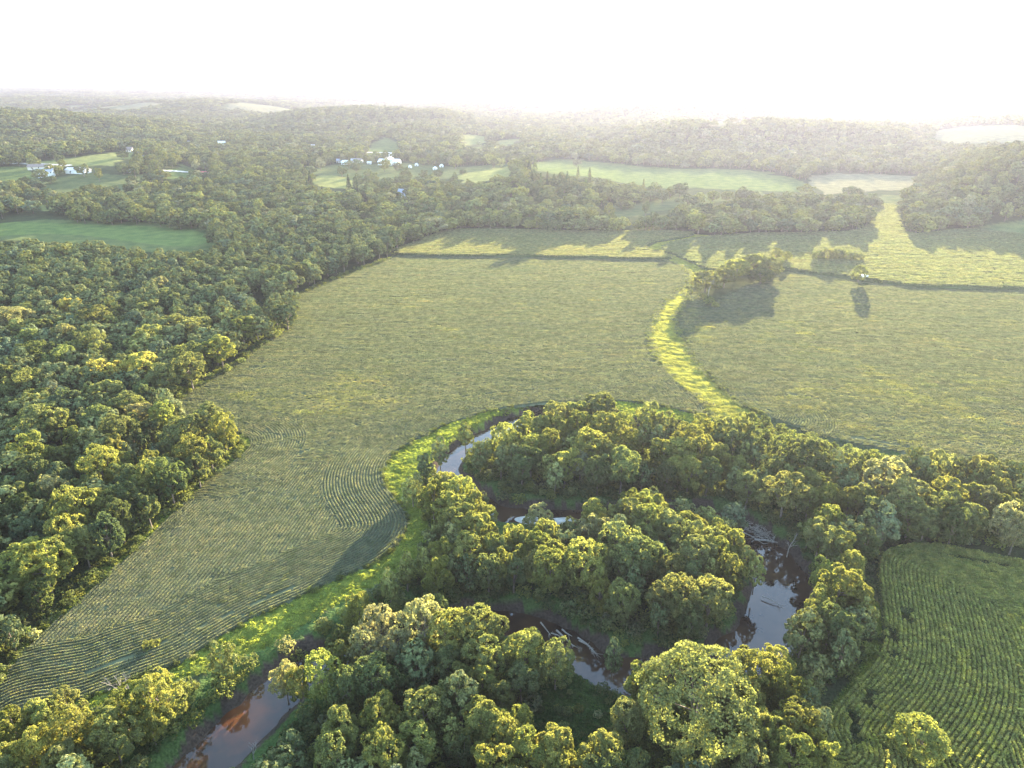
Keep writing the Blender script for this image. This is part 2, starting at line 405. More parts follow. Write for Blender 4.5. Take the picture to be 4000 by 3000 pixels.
def terrain():
    nr, na = 1080, 760
    r = 18 * (17000 / 18) ** (np.linspace(0, 1, nr) ** 0.94)
    a = np.radians(np.linspace(-62, 62, na)); a = np.sign(a) * np.abs(a) ** 1.15 * np.radians(62) ** (-0.15)
    R, A = np.meshgrid(r, a, indexing='ij')
    x = (R * np.sin(A)).ravel(); y = (R * np.cos(A) - 40).ravel()
    z = full_height(x, y)
    px, py, dep = proj(x, y, z); P2 = np.stack([px, py], -1); d = np.hypot(x, y); pts = np.stack([x, y], -1)
    col = np.tile(np.array(C_FLOOR), (len(x), 1))
    far = d > 2600
    pat = wav(x, y, 700, 0) + 0.5 * wav(x, y, 260, 2)
    far = d > 2300; col[far & (pat > 0.12)] = F_MEADOW; col[far & (pat > 0.4)] = F_TAN
    m = d > 430
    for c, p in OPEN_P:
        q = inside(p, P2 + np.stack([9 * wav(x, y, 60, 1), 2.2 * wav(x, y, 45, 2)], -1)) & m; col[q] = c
    n = d < 640; pn = pts[n]
    cn = col[n]
    def setc(P, c): cn[inside(P, pn)] = c
    gz = (d[n] < 640) & (cn[:, 0] == C_FLOOR[0])
    setc(EDGE_PTS, C_GRASS); setc(EDGE2, C_WEED); setc(CORN_VERGE, C_GRASS); setc(GRASS_P, C_GRASS); setc(WAY_P, C_LIT)
    for P in (BEAN_MAIN, BEAN_RIGHT, CORN_C): setc(P, C_WEED)
    setc(poly([(-80,470),(300,480),(480,492),(520,520),(430,545),(330,545),(200,528),(0,518),(-80,518)]), C_MEADOW)
    setc(CORN_A, C_WEED); setc(CORN_B, C_MEADOW); setc(FIELD_FAR, C_FIELD)
    rd = river_dist(pn) + 0.9 * wav(pn[:, 0], pn[:, 1], 6, 2)
    cn[(rd < 0.9)] = C_MUD
    w = (rd > 0.9) & (rd < 7) & (cn[:, 0] == C_FLOOR[0]); cn[w] = C_WEED
    setc(poly([(1335,1490),(1240,1455),(1190,1470),(1140,1500),(1130,1600),(1250,1659),(1340,1600),(1370,1530)]), C_WEED)
    for q in ([(1395,533),(1500,582),(1515,592),(1480,600)], [(1440,640),(1484,600),(1500,590),(1482,630),(1470,650)], [(612,722),(625,712),(660,722),(650,728),(620,728)]):
        setc(poly(q), C_GRAV)
    col[n] = cn
    i = np.arange(nr * na).reshape(nr, na)
    f = np.stack([i[:-1, :-1], i[:-1, 1:], i[1:, 1:], i[1:, :-1]], -1).reshape(-1, 4)[:, ::-1]
    me = mesh_np('ground', np.stack([x, y, z], -1), f, M_LAND, True, {'cover': ('FLOAT_COLOR', np.concatenate([col, np.ones((len(col), 1))], 1))})
    tag(link(bpy.data.objects.new('ground', me)), 'river valley floor rising to wooded ridges and far farmland', kind='structure')
terrain()

def water():
    t = np.gradient(river, axis=0); nrm = np.stack([-t[:, 1], t[:, 0]], -1); nrm /= np.linalg.norm(nrm, axis=1)[:, None]
    L = river + nrm * (RW + 1.8)[:, None]; R = river - nrm * (RW + 1.8)[:, None]
    n = len(river)
    v = np.concatenate([np.c_[L, np.full(n, -2.2)], np.c_[R, np.full(n, -2.2)]])
    f = np.array([(k, k + n, k + n + 1, k + 1) for k in range(n - 1)])
    o = link(bpy.data.objects.new('river', mesh_np('river', v, f, M_WATER)))
    tag(o, 'brown meandering river looping between wooded banks', kind='structure')
water()

# ------------------------------------------------------------------ plant prototypes
def cards(c, nrm, size, asp=0.7, tilt=0.8):
    n = len(c)
    d = nrm + rng.normal(0, tilt, (n, 3)); d /= np.linalg.norm(d, axis=1)[:, None] + 1e-9
    h = rng.normal(0, 1, (n, 3)); t = np.cross(d, h); t /= np.linalg.norm(t, axis=1)[:, None] + 1e-9
    b = np.cross(d, t)
    s = (size * rng.uniform(0.6, 1.25, n))[:, None]
    t = t * s * 0.5; b = b * s * 0.5 * asp
    v = np.stack([c - t, c - b * 1.0 + t * 0.1, c + t, c + b], 1).reshape(-1, 3)
    return v, np.arange(4 * n).reshape(n, 4)

def crown_cards(seed, r, h, base, nl, n, size, style='round', tilt=0.8):
    g = np.random.default_rng(seed)
    zc = (h + base) / 2; rz = (h - base) / 2
    lob = []
    for k in range(nl):
        ph = k * 2.39996 + g.uniform(-0.4, 0.4)
        cz = 1 - 1.75 * (k + 0.5) / nl
        cz += g.uniform(-0.12, 0.12); q = math.sqrt(max(0.05, 1 - cz * cz))
        m = g.uniform(0.5, 0.78)
        R = r * g.uniform(0.30, 0.46)
        if style == 'spread': R *= 0.85; m = g.uniform(0.6, 0.95)
        lob.append((np.array([r * q * m * math.cos(ph), r * q * m * math.sin(ph), zc + rz * cz * m]), R * np.array([1, 1, g.uniform(0.75, 1.0)])))
    lob.append((np.array([0, 0, zc]), np.array([r * 0.55, r * 0.55, rz * 0.75])))
    C = []; Nn = []
    w = np.array([R[0] ** 2 for _, R in lob]); w /= w.sum()
    for (c, R), ww in zip(lob, w):
        m = int(n * ww * 1.7) + 1
        ns = max(6, int(10 + 18 * R[0] / r))
        sub = g.normal(0, 1, (ns, 3)); sub[:, 2] += 0.35; sub /= np.linalg.norm(sub, axis=1)[:, None]
        k = g.integers(0, ns, m)
        dr = sub[k] + g.normal(0, 0.2, (m, 3)); dr /= np.linalg.norm(dr, axis=1)[:, None]
        rad = 1.0 + 0.14 * np.exp(-((dr - sub[k]) ** 2).sum(1) / 0.05) - np.abs(g.normal(0, 0.10, m))
        C.append(c + dr * R * rad[:, None]); Nn.append(dr)
    C = np.concatenate(C); Nn = np.concatenate(Nn)
    keep = np.ones(len(C), bool)
    for c, R in lob:
        keep &= ((((C - c) / R) ** 2).sum(1) > 0.62)
    C, Nn = C[keep], Nn[keep]
    if len(C) > n:
        k = g.permutation(len(C))[:n]; C, Nn = C[k], Nn[k]
    Nn = Nn + np.array([0, 0, 0.25])
    return cards(C, Nn, size, 0.7, tilt), lob

def trunk_mb(seed, h, base, lob, r0, n_limb=6):
    g = random.Random(seed); mb = MB()
    top = base + (h - base) * 0.55
    lean = (g.uniform(-.4, .4), g.uniform(-.4, .4))
    pts = [(lean[0] * t * t, lean[1] * t * t, -0.6 + (top + 0.6) * t) for t in (0, 0.08, 0.3, 0.55, 0.8, 1)]
    mb.tube(pts, [r0 * 1.5, r0 * 1.05, r0 * 0.85, r0 * 0.65, r0 * 0.45, r0 * 0.2], 8)
    for k in range(min(n_limb, len(lob) - 1)):
        c = lob[(k * 3) % (len(lob) - 1)][0]; z0 = base * 0.8 + (top - base * 0.8) * (0.15 + 0.75 * k / max(1, n_limb))
        a = Vector((lean[0] * (z0 / top) ** 2, lean[1] * (z0 / top) ** 2, z0)); e = Vector(c)
        m = a.lerp(e, 0.5) + Vector((g.uniform(-.3, .3), g.uniform(-.3, .3), 0.2))
        mb.tube([a, m, e], [r0 * 0.42, r0 * 0.28, r0 * 0.08], 5)
    return mb

# name, crown radius, height, crown base, lobes
SHAPES = [('round', 4.2, 12, 2.4, 15), ('round', 4.0, 13, 2.6, 18), ('spread', 4.8, 11, 2.2, 17), ('round', 3.6, 13, 2.2, 13), ('spread', 4.5, 12.5, 3.2, 14),
          ('round', 4.4, 11, 1.6, 20), ('round', 3.9, 12, 2.0, 12), ('spread', 4.6, 13, 2.6, 19), ('round', 4.2, 10.5, 0.8, 24), ('round', 3.4, 13.5, 1.5, 16), ('spread', 4.4, 12, 1.5, 32), ('round', 4.0, 12.5, 1.2, 9), ('spread', 4.8, 10.5, 1.8, 11), ('round', 3.8, 14, 1.2, 27)]
def proto_set(n, size, tag_, shapes=SHAPES, seed=100, tilt=0.8):
    out = []
    for k, (st, r, h, b, nl) in enumerate(shapes):
        (v, f), lob = crown_cards(seed + k, r, h, b, nl, n, size, st, tilt)
        cm = mesh_np('crown_' + tag_, v, f, M_LEAF)
        tm = trunk_mb(seed + k, h, b, lob, 0.26).mesh('trunk_' + tag_, M_BARK, True)
        out.append((cm, tm, r, h))
    return out
NEAR = proto_set(13000, 0.36, 'broadleaf')
WIL_SH = [('round', 4.4, 10, 1.0, 24), ('round', 4.2, 11, 1.2, 22), ('spread', 4.6, 10.5, 1.2, 26)]
WILLOW = proto_set(8000, 0.4, 'willow', WIL_SH, 300)
BUSH_SH = [('round', 1.5, 2.2, 0.1, 9), ('spread', 1.7, 1.9, 0.1, 10), ('round', 1.3, 2.6, 0.1, 9)]
BIG = proto_set(42000, 0.4, 'maple', [('round', 7.4, 17, 2.0, 52)], 500)

def hidden(name, me):
    o = bpy.data.objects.new(name, me)       # a source for scattered foliage; never linked to the scene
    return o
def merged(name, parts, mats):
    vs = []; fs = []; mi = []; b = 0
    for k, me in enumerate(parts):
        v = np.empty(len(me.vertices) * 3, np.float32); me.vertices.foreach_get('co', v); v = v.reshape(-1, 3)
        for p in me.polygons: fs.append(tuple(i + b for i in p.vertices)); mi.append(k)
        vs.append(v); b += len(v)
    me = bpy.data.meshes.new(name); me.from_pydata(np.concatenate(vs).tolist(), [], fs); me.update()
    for m in mats: me.materials.append(m)
    me.polygons.foreach_set('material_index', np.array(mi, np.int32)); me.update()
    return me
MID = [hidden('mid_tree', merged('mid_tree', (c, t), (M_FAR, M_BARK))) for c, t, r, h in proto_set(2200, 0.8, 'mid', [(a_, b_, c_, d_ * 0.5, max(9, int(e_ * 0.75))) for a_, b_, c_, d_, e_ in SHAPES[:6]], 700, 0.5)]
FARP = [hidden('far_tree', c) for c, t, r, h in proto_set(420, 1.6, 'far', [(a_, b_, c_, 0.8, 9) for a_, b_, c_, d_, e_ in SHAPES[:4]], 800, 0.4)]
for o_ in FARP: o_.data.materials[0] = M_FAR
BUSH = [hidden('bush', c) for c, t, r, h in proto_set(420, 0.38, 'bush', BUSH_SH, 900)]
def conifer_mesh(seed):
    g = np.random.default_rng(seed); n = 420; t = g.uniform(0, 1, n) ** 0.7
    z = 1 + 11 * (1 - t) ; rad = 0.25 + 2.3 * t; a = g.uniform(0, 6.28, n); rr = rad * g.uniform(0.6, 1.05, n)
    C = np.stack([rr * np.cos(a), rr * np.sin(a), z - 0.25 * rr], -1); nn = np.stack([np.cos(a), np.sin(a), np.full(n, 0.7)], -1)
    v, f = cards(C, nn, 1.1, 0.6, 0.4)
    return mesh_np('conifer', v, f, M_LEAF)
CONI = [hidden('conifer', conifer_mesh(k)) for k in (1, 2)]
def tuft_mesh(name, seed, n, L, W, z0, z1, size, tilt=0.8, up=0.5):
    g = np.random.default_rng(seed)
    C = np.stack([g.uniform(-L, L, n), g.normal(0, W, n), np.zeros(n)], -1)
    C[:, 2] = z0 + (z1 - z0) * (1 - np.clip(np.abs(C[:, 1]) / (2.2 * W), 0, 1) ** 2) * g.uniform(0.55, 1, n) ** 0.7
    nn = np.stack([np.zeros(n), np.sign(C[:, 1]) * 0.5, np.full(n, up)], -1)
    v, f = cards(C, nn, size, 0.75, tilt)
    return mesh_np(name, v, f, M_CROP)
BEANT = [hidden('bean_row', tuft_mesh('bean_row', 40 + k, 80, 0.58, 0.15, 0.42, 0.9, 0.2, 0.6)) for k in range(4)]
BEANF = [hidden('bean_patch', tuft_mesh('bean_patch', 50 + k, 240, 3.6, 0.95, 0.76, 0.92, 0.36, 0.3)) for k in range(4)]
CORNT = [hidden('corn_row', tuft_mesh('corn_row', 60 + k, 60, 0.6, 0.21, 1.0, 2.3, 0.34, 1.0, 0.1)) for k in range(4)]
CORNF = [hidden('corn_patch', tuft_mesh('corn_patch', 70 + k, 150, 2.4, 0.85, 1.45, 1.8, 0.42, 0.5, 0.35)) for k in range(4)]
LAWNT = [hidden('lawn_tuft', tuft_mesh('lawn_tuft', 90 + k, 80, 0.55, 0.42, 0.03, 0.11, 0.15, 0.4, 0.7)) for k in range(4)]
GRASST = [hidden('grass_tuft', tuft_mesh('grass_tuft', 80 + k, 40, 0.42, 0.2, 0.05, 0.5, 0.3, 1.0, 0.0)) for k in range(4)]

# ------------------------------------------------------------------ scatter by geometry nodes (uncountable stuff only)
def scatter(name, label, groups, pts, rot, scl, tint, which, idx):
    """groups: lists of source objects; which: list number per point; idx: source number per point"""
    n = len(pts)
    me = bpy.data.meshes.new(name); me.vertices.add(n); me.vertices.foreach_set('co', np.ascontiguousarray(pts, np.float32).ravel())
    for an, typ, data in (('rot', 'FLOAT', rot), ('scl', 'FLOAT_VECTOR', scl), ('tint', 'FLOAT_VECTOR', tint), ('which', 'INT', which), ('idx', 'INT', idx)):
        a = me.attributes.new(an, typ, 'POINT')
        a.data.foreach_set('vector' if typ == 'FLOAT_VECTOR' else 'value', np.ascontiguousarray(data, np.int32 if typ == 'INT' else np.float32).ravel())
    o = link(bpy.data.objects.new(name, me)); tag(o, label, kind='stuff')
    ng = bpy.data.node_groups.new(name + '_scatter', 'GeometryNodeTree')
    ng.interface.new_socket('Geometry', in_out='INPUT', socket_type='NodeSocketGeometry')
    ng.interface.new_socket('Geometry', in_out='OUTPUT', socket_type='NodeSocketGeometry')
    ns, ls = ng.nodes, ng.links
    gi = ns.new('NodeGroupInput'); go = ns.new('NodeGroupOutput'); join = ns.new('GeometryNodeJoinGeometry')
    def na(nm, typ):
        q = ns.new('GeometryNodeInputNamedAttribute'); q.data_type = typ; q.inputs['Name'].default_value = nm; return q.outputs[0]
    comb = ns.new('ShaderNodeCombineXYZ'); ls.new(na('rot', 'FLOAT'), comb.inputs[2])
    e2r = ns.new('FunctionNodeEulerToRotation'); ls.new(comb.outputs[0], e2r.inputs[0])
    s_out = na('scl', 'FLOAT_VECTOR'); i_out = na('idx', 'INT'); w_out = na('which', 'INT')
    for k, srcs in enumerate(groups):
        iop = ns.new('GeometryNodeInstanceOnPoints'); iop.inputs['Pick Instance'].default_value = True
        cmp_ = ns.new('FunctionNodeCompare'); cmp_.data_type = 'INT'; cmp_.operation = 'EQUAL'
        ls.new(w_out, cmp_.inputs[2]); cmp_.inputs[3].default_value = k
        jn = ns.new('GeometryNodeJoinGeometry')
        for so in srcs:
            oi = ns.new('GeometryNodeObjectInfo'); oi.inputs['Object'].default_value = so; oi.inputs['As Instance'].default_value = False
            g2 = ns.new('GeometryNodeGeometryToInstance'); ls.new(oi.outputs['Geometry'], g2.inputs[0]); ls.new(g2.outputs[0], jn.inputs[0])
        ls.new(gi.outputs[0], iop.inputs['Points']); ls.new(cmp_.outputs[0], iop.inputs['Selection']); ls.new(jn.outputs[0], iop.inputs['Instance'])
        ls.new(i_out, iop.inputs['Instance Index']); ls.new(e2r.outputs[0], iop.inputs['Rotation']); ls.new(s_out, iop.inputs['Scale'])
        ls.new(iop.outputs[0], join.inputs[0])
    ls.new(join.outputs[0], go.inputs[0])
    md = o.modifiers.new('scatter', 'NODES'); md.node_group = ng
    return o

def tints(base, n, hue=0.12, lum=0.22, g=None):
    b = np.tile(np.array(base, float), (n, 1))
    b *= np.exp(rng.normal(0, lum, (n, 1)))
    b[:, 0] *= np.exp(rng.normal(0, hue, n)); b[:, 2] *= np.exp(rng.normal(0, hue, n))
    return b

# ------------------------------------------------------------------ crops
def jitter_grid(P, s, pad=0.0, jit=0.5):
    lo = P.min(0); hi = P.max(0)
    gx = np.arange(lo[0], hi[0], s); gy = np.arange(lo[1], hi[1], s)
    X, Y = np.meshgrid(gx, gy); p = np.stack([X.ravel(), Y.ravel()], -1); p += rng.uniform(-jit, jit, p.shape) * s
    return p[inside(P, p)]
def seen(p, z=0.0, mx=300, my=250):
    a, b, d = proj(p[:, 0], p[:, 1], z)
    return (a > -mx) & (a < 2212 + mx) & (b < 1659 + my)

def rows_for(p, heads, straight):
    """row coordinate: distance from a headland edge near it, else across straight rows"""
    rc = straight(p)
    best = np.full(len(p), 1e9)
    for L, width in heads:
        d = dist_line(L, p); m = (d < width) & (d < best)
        rc[m] = d[m]; best[m] = d[m]
    return rc
def snap_rows(p, fn, sp_):
    e = 0.15
    c = fn(p); gx = (fn(p + [e, 0]) - c) / e; gy = (fn(p + [0, e]) - c) / e
    m = np.hypot(gx, gy); ok = (m > 0.4) & (m < 2.5); m = np.where(ok, m, 1); gx, gy = np.where(ok, gx / m, 0), np.where(ok, gy / m, 1)
    dd = (np.floor(c / sp_) + 0.5) * sp_ - c; dd = np.where(ok, dd, 0)
    q = p + np.stack([gx * dd, gy * dd], -1)
    return q, np.arctan2(gy, gx) - math.pi / 2

def crop_base(name, label, P, z, res_near, mat, amp=0.05):
    """the closed canopy under the leaf tops: one sheet with standing edges"""
    vs = []; fs = []; b = 0
    lo = P.min(0); hi = P.max(0)
    s = res_near
    gx = np.arange(lo[0] - s, hi[0] + 2 * s, s); gy = np.arange(lo[1] - s, hi[1] + 2 * s, s)
    X, Y = np.meshgrid(gx, gy); p = np.stack([X.ravel(), Y.ravel()], -1)
    ins = inside(P, p)
    for c_, r_ in HOLES: ins &= np.hypot(p[:, 0] - c_[0], p[:, 1] - c_[1]) > r_ * 0.8
    zz = np.where(ins, z + amp * wav(p[:, 0], p[:, 1], 3, 1), -0.3)
    i = np.arange(len(p)).reshape(X.shape)
    f = np.stack([i[:-1, :-1], i[:-1, 1:], i[1:, 1:], i[1:, :-1]], -1).reshape(-1, 4)
    f = f[ins[f].any(1)]
    used, inv = np.unique(f, return_inverse=True)
    me = mesh_np(name, np.c_[p[used], zz[used]], inv.reshape(-1, 4), mat, True)
    return tag(link(bpy.data.objects.new(name, me)), label, kind='stuff')

def crop(name, label, P, heads, straight, sp_, near_set, far_set, near_d, step, step_far, base_z, mat, base_col, base_col2, fleck=0.03, farsp=3):
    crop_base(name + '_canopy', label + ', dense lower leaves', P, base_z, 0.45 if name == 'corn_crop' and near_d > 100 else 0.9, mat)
    p = jitter_grid(P, step); d = np.hypot(p[:, 0], p[:, 1]); lim = near_d * (1 + 0.12 * rng.normal(0, 1, len(p)))
    p = p[(d < lim) & seen(p)]
    fn = lambda q: rows_for(q, heads, straight)
    a, ra = snap_rows(p, fn, sp_)
    q = jitter_grid(P, step_far); d = np.hypot(q[:, 0], q[:, 1]); lim = near_d * (0.97 + 0.12 * rng.normal(0, 1, len(q)))
    q = q[(d > lim) & seen(q)]
    b, rb = snap_rows(q, fn, sp_ * farsp)
    for L_, w_ in heads:
        hm = dist_line(L_, q) < w_; b[hm] = q[hm]; rb[hm] = rng.normal(0, 0.1, hm.sum())
    keep_a = inside(P, a); a, ra = a[keep_a], ra[keep_a]; kb = inside(P, b); b, rb = b[kb], rb[kb]
    pts = np.concatenate([a, b]); rr = np.r_[ra, rb]; ww = np.r_[np.zeros(len(a)), np.ones(len(b))]
    keep = np.ones(len(pts), bool)
    for T_, hw in TRACKS: keep &= dist_line(T_, pts) > hw * np.where(ww == 1, 1.3, 1)
    for c_, r_ in HOLES: keep &= np.hypot(pts[:, 0] - c_[0], pts[:, 1] - c_[1]) > r_ * 0.75 * (1 + 0.3 * wav(pts[:, 0], pts[:, 1], 4, 1))
    pts, rr, ww = pts[keep], rr[keep], ww[keep]; n = len(pts)
    t = tints(base_col, n, 0.05, 0.07)
    mixv = np.clip(0.5 + 0.5 * wav(pts[:, 0] * 0.35, pts[:, 1], 26, 2), 0, 1)[:, None]
    t = t * (1 - mixv) + tints(base_col2, n, 0.05, 0.07) * mixv
    if name == 'soybean_crop': t[ww == 0] *= np.array([1.58, 1.52, 1.4])
    fl = rng.uniform(0, 1, n) < fleck * sstep(0.2, 0.9, wav(pts[:, 0], pts[:, 1], 60, 3)) * 3
    t[fl] *= np.array([1.45, 1.35, 1.0])
    for q_, pr in WEEDY:
        m_ = inside(q_, pts) & (rng.uniform(0, 1, n) < pr); t[m_] *= np.array([1.28, 1.22, 0.95]) if name == 'corn_crop' else np.array([1.4, 1.32, 0.95])
    sc = rng.uniform(0.92, 1.1, (n, 3)); sc[:, 2] *= (0.7 if name == 'soybean_crop' else 1.0)
    sc[:, 2] *= 1 + 0.05 * wav(pts[:, 0], pts[:, 1], 9, 0)
    which = ww
    rot = rr + rng.normal(0, 0.02, n) + math.pi * rng.integers(0, 2, n)
    scatter(name, label, [near_set, far_set], np.c_[pts, np.zeros(n)], rot, sc, t, which, rng.integers(0, 4, n))

TRACKS = [(smooth_line(poly(q), 5), w_) for q, w_ in (
    ([(455,1052),(520,1058),(590,1070),(645,1086),(705,1096)], .3), ([(300,1290),(420,1260),(560,1210),(700,1140)], .16), ([(180,1460),(360,1390),(520,1320),(640,1268)], .22),
    ([(640,985),(700,960),(760,925),(860,890),(980,862),(1150,845),(1320,842),(1440,850)], .28), ([(545,935),(600,940),(640,955),(650,985),(625,1010)], .3), ([(1395,660),(1350,720),(1340,760),(1370,810),(1440,860)], .3),
    ([(1700,800),(1820,850),(1960,905),(2100,960)], .3), ([(1640,910),(1740,925),(1860,950),(1960,968)], .4), ([(2020,1210),(2060,1216),(2120,1228),(2170,1236)], .7))]
HOLES = [(poly([q])[0], r_) for q, r_ in (((1953,1337),1.7),((1962,1358),1.5),((1921,1378),1.4),((1912,1392),1.6),((1935,1400),1.2),((1925,1432),1.5),((1945,1440),1.3),((1874,1512),1.6),((1868,1535),1.8),((1834,1562),1.9),((1840,1590),1.6),((1846,1618),1.6),((1998,1600),3.2))]
WEEDY = [(poly(q), pr) for q, pr in (([(690,820),(760,800),(790,850),(730,900),(690,870)], .4), ([(480,850),(640,840),(900,860),(820,900),(600,900)], .16), ([(1715,690),(1740,700),(1745,790),(1725,790)], .5), ([(1780,755),(1800,755),(1990,850),(2120,900),(2110,915),(1960,860)], .55), ([(1640,860),(1850,800),(2212,820),(2212,960),(1900,960)], .22), ([(1480,660),(1530,690),(1540,760),(1490,730)], .35), ([(2060,1420),(2090,1420),(2150,1659),(2090,1659)], .5), ([(1860,1530),(1930,1530),(1940,1640),(1850,1650)], .4), ([(2150,1350),(2212,1330),(2212,1480)], .25))]
def straight_dir(p0, p1):
    a, b = poly([p0])[0], poly([p1])[0]; d = (b - a) / np.linalg.norm(b - a); nrm = np.array([-d[1], d[0]])
    return lambda q: q @ nrm + 500
_tongue = straight_dir((60, 1440), (470, 1030)); _across = straight_dir((800, 700), (1300, 706))
_ylim = poly([(600, 1010)])[0][1]
def main_rows(q):
    lim = _ylim + 0.25 * (q[:, 0] + 60)
    return np.where(q[:, 1] < lim, _tongue(q), _across(q))
head_tip = w_point[8:24]
notch = w_field_l[12:28]
BEAN1, BEAN2 = (0.091, 0.103, 0.079), (0.104, 0.112, 0.083)
crop('soybean_crop', 'grey-green soybean rows filling the long central field', BEAN_MAIN, [(w_strip, 15.5), (head_tip, 16.0), (notch, 13.0), (w_way_l, 16.0)], main_rows, 0.76, BEANT, BEANF, 235, 0.6, 2.3, 0.37, M_BEAN, BEAN1, BEAN2, 0.04)
crop('soybean_crop', 'green soybean rows right of the grass waterway', BEAN_RIGHT, [(w_way_r, 22.0)], straight_dir((1600, 760), (2100, 790)), 0.76, BEANT, BEANF, 225, 0.64, 2.3, 0.4, M_BEAN, (0.092, 0.104, 0.077), (0.106, 0.114, 0.081), 0.04)
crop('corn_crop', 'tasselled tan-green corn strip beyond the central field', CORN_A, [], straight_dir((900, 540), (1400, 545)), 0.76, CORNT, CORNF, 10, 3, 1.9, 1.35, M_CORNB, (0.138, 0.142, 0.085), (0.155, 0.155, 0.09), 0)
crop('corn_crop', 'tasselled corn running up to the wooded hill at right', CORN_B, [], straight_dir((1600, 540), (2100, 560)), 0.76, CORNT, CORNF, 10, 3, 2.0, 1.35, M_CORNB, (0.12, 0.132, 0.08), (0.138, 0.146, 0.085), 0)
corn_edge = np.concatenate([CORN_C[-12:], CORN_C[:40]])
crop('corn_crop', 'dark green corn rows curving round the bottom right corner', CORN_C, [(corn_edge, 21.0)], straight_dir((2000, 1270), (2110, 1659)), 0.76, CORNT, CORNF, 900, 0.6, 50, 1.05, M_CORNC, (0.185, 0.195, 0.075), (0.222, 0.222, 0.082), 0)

# ------------------------------------------------------------------ trees one can tell apart
TINT0 = {'g': (0.132, 0.136, 0.046), 'o': (0.112, 0.12, 0.052), 'd': (0.08, 0.094, 0.044), 'w': (0.15, 0.148, 0.085), 'y': (0.24, 0.225, 0.07), 'p': (0.14, 0.134, 0.075), 'b': (0.085, 0.104, 0.06)}
TINT = {k: tuple(1.15 * q for q in v) for k, v in TINT0.items()}
ADJ = {'g': 'golden-green', 'o': 'olive-green', 'd': 'dark green', 'w': 'grey-green', 'y': 'pale yellow-green', 'p': 'pinkish tan', 'b': 'blue-green'}
def L(off, s, k, txt):
    out = []
    for it in txt.split(';'):
        q = it.strip().split(',')
        if len(q) < 4: continue
        x, y, r = (float(v) for v in q[:3])
        out.append((off[0] + s * x, off[1] + s * y, s * r * k, q[3].strip()))
    return out
MAN = []
MAN += L((0,1244.25), .25, 1.0, "110,1290,200,g;350,1180,170,g;540,1060,140,o;580,1320,210,g;250,1500,200,g;520,1560,180,o;60,1570,150,g;1040,1120,200,g;1340,1010,220,g;1270,1190,130,g;960,1340,190,o;1460,1390,230,o;1660,1020,180,d;1890,790,170,g;2110,680,200,g;1400,1600,160,d;1900,640,110,g;30,110,100,g;400,230,95,g;220,340,130,g;360,380,110,o;180,580,90,g;20,570,80,g;650,90,110,o;500,60,150,d;300,100,110,d;60,420,110,d")
MAN += L((553,1244.25), .25, 1.0, "60,800,130,g;230,790,120,p;350,880,120,g;560,790,180,g;710,620,110,g;770,920,170,d;940,560,170,w;1060,400,170,w;1220,560,150,w;1440,370,210,w;1290,300,90,o;1700,450,220,g;1900,430,220,o;1950,640,190,o;1640,680,150,d;1030,850,190,d;1200,900,120,d;1780,870,120,o;1960,860,120,g;2110,1000,120,o;740,1280,190,g;660,1480,190,o;1050,1170,190,g;1450,1130,190,o;1100,1480,220,g;1380,1390,190,g;1240,1260,90,g;1700,1290,110,g;1780,1480,140,d;1980,1200,200,g;2120,1330,180,g;2040,1560,220,g;1380,1620,110,o;1060,130,140,g;870,200,130,g;720,350,110,g;720,480,120,d;1150,40,90,g;1450,120,180,o;1640,80,110,g;1280,130,130,d;1560,230,130,d")
MAN += L((1106,1244.25), .25, 1.0, "110,600,190,g;380,700,160,o;80,850,150,d;570,180,190,o;760,90,120,g;960,160,130,o;780,380,170,o;1290,170,140,o;1490,150,190,o;1720,140,180,o;1900,180,160,o;2050,90,140,g;1550,300,120,d;1780,300,140,d;1280,290,90,d;880,650,90,d;120,140,150,d;330,140,130,o;1110,860,150,g;1010,1200,170,o;2080,800,200,g;800,1510,190,g;600,1620,130,g;360,1430,200,g;120,1450,190,g;60,1230,140,g;420,1610,150,g;1050,1620,150,d;2110,1590,190,o;2060,1080,190,g;2200,1300,180,g")
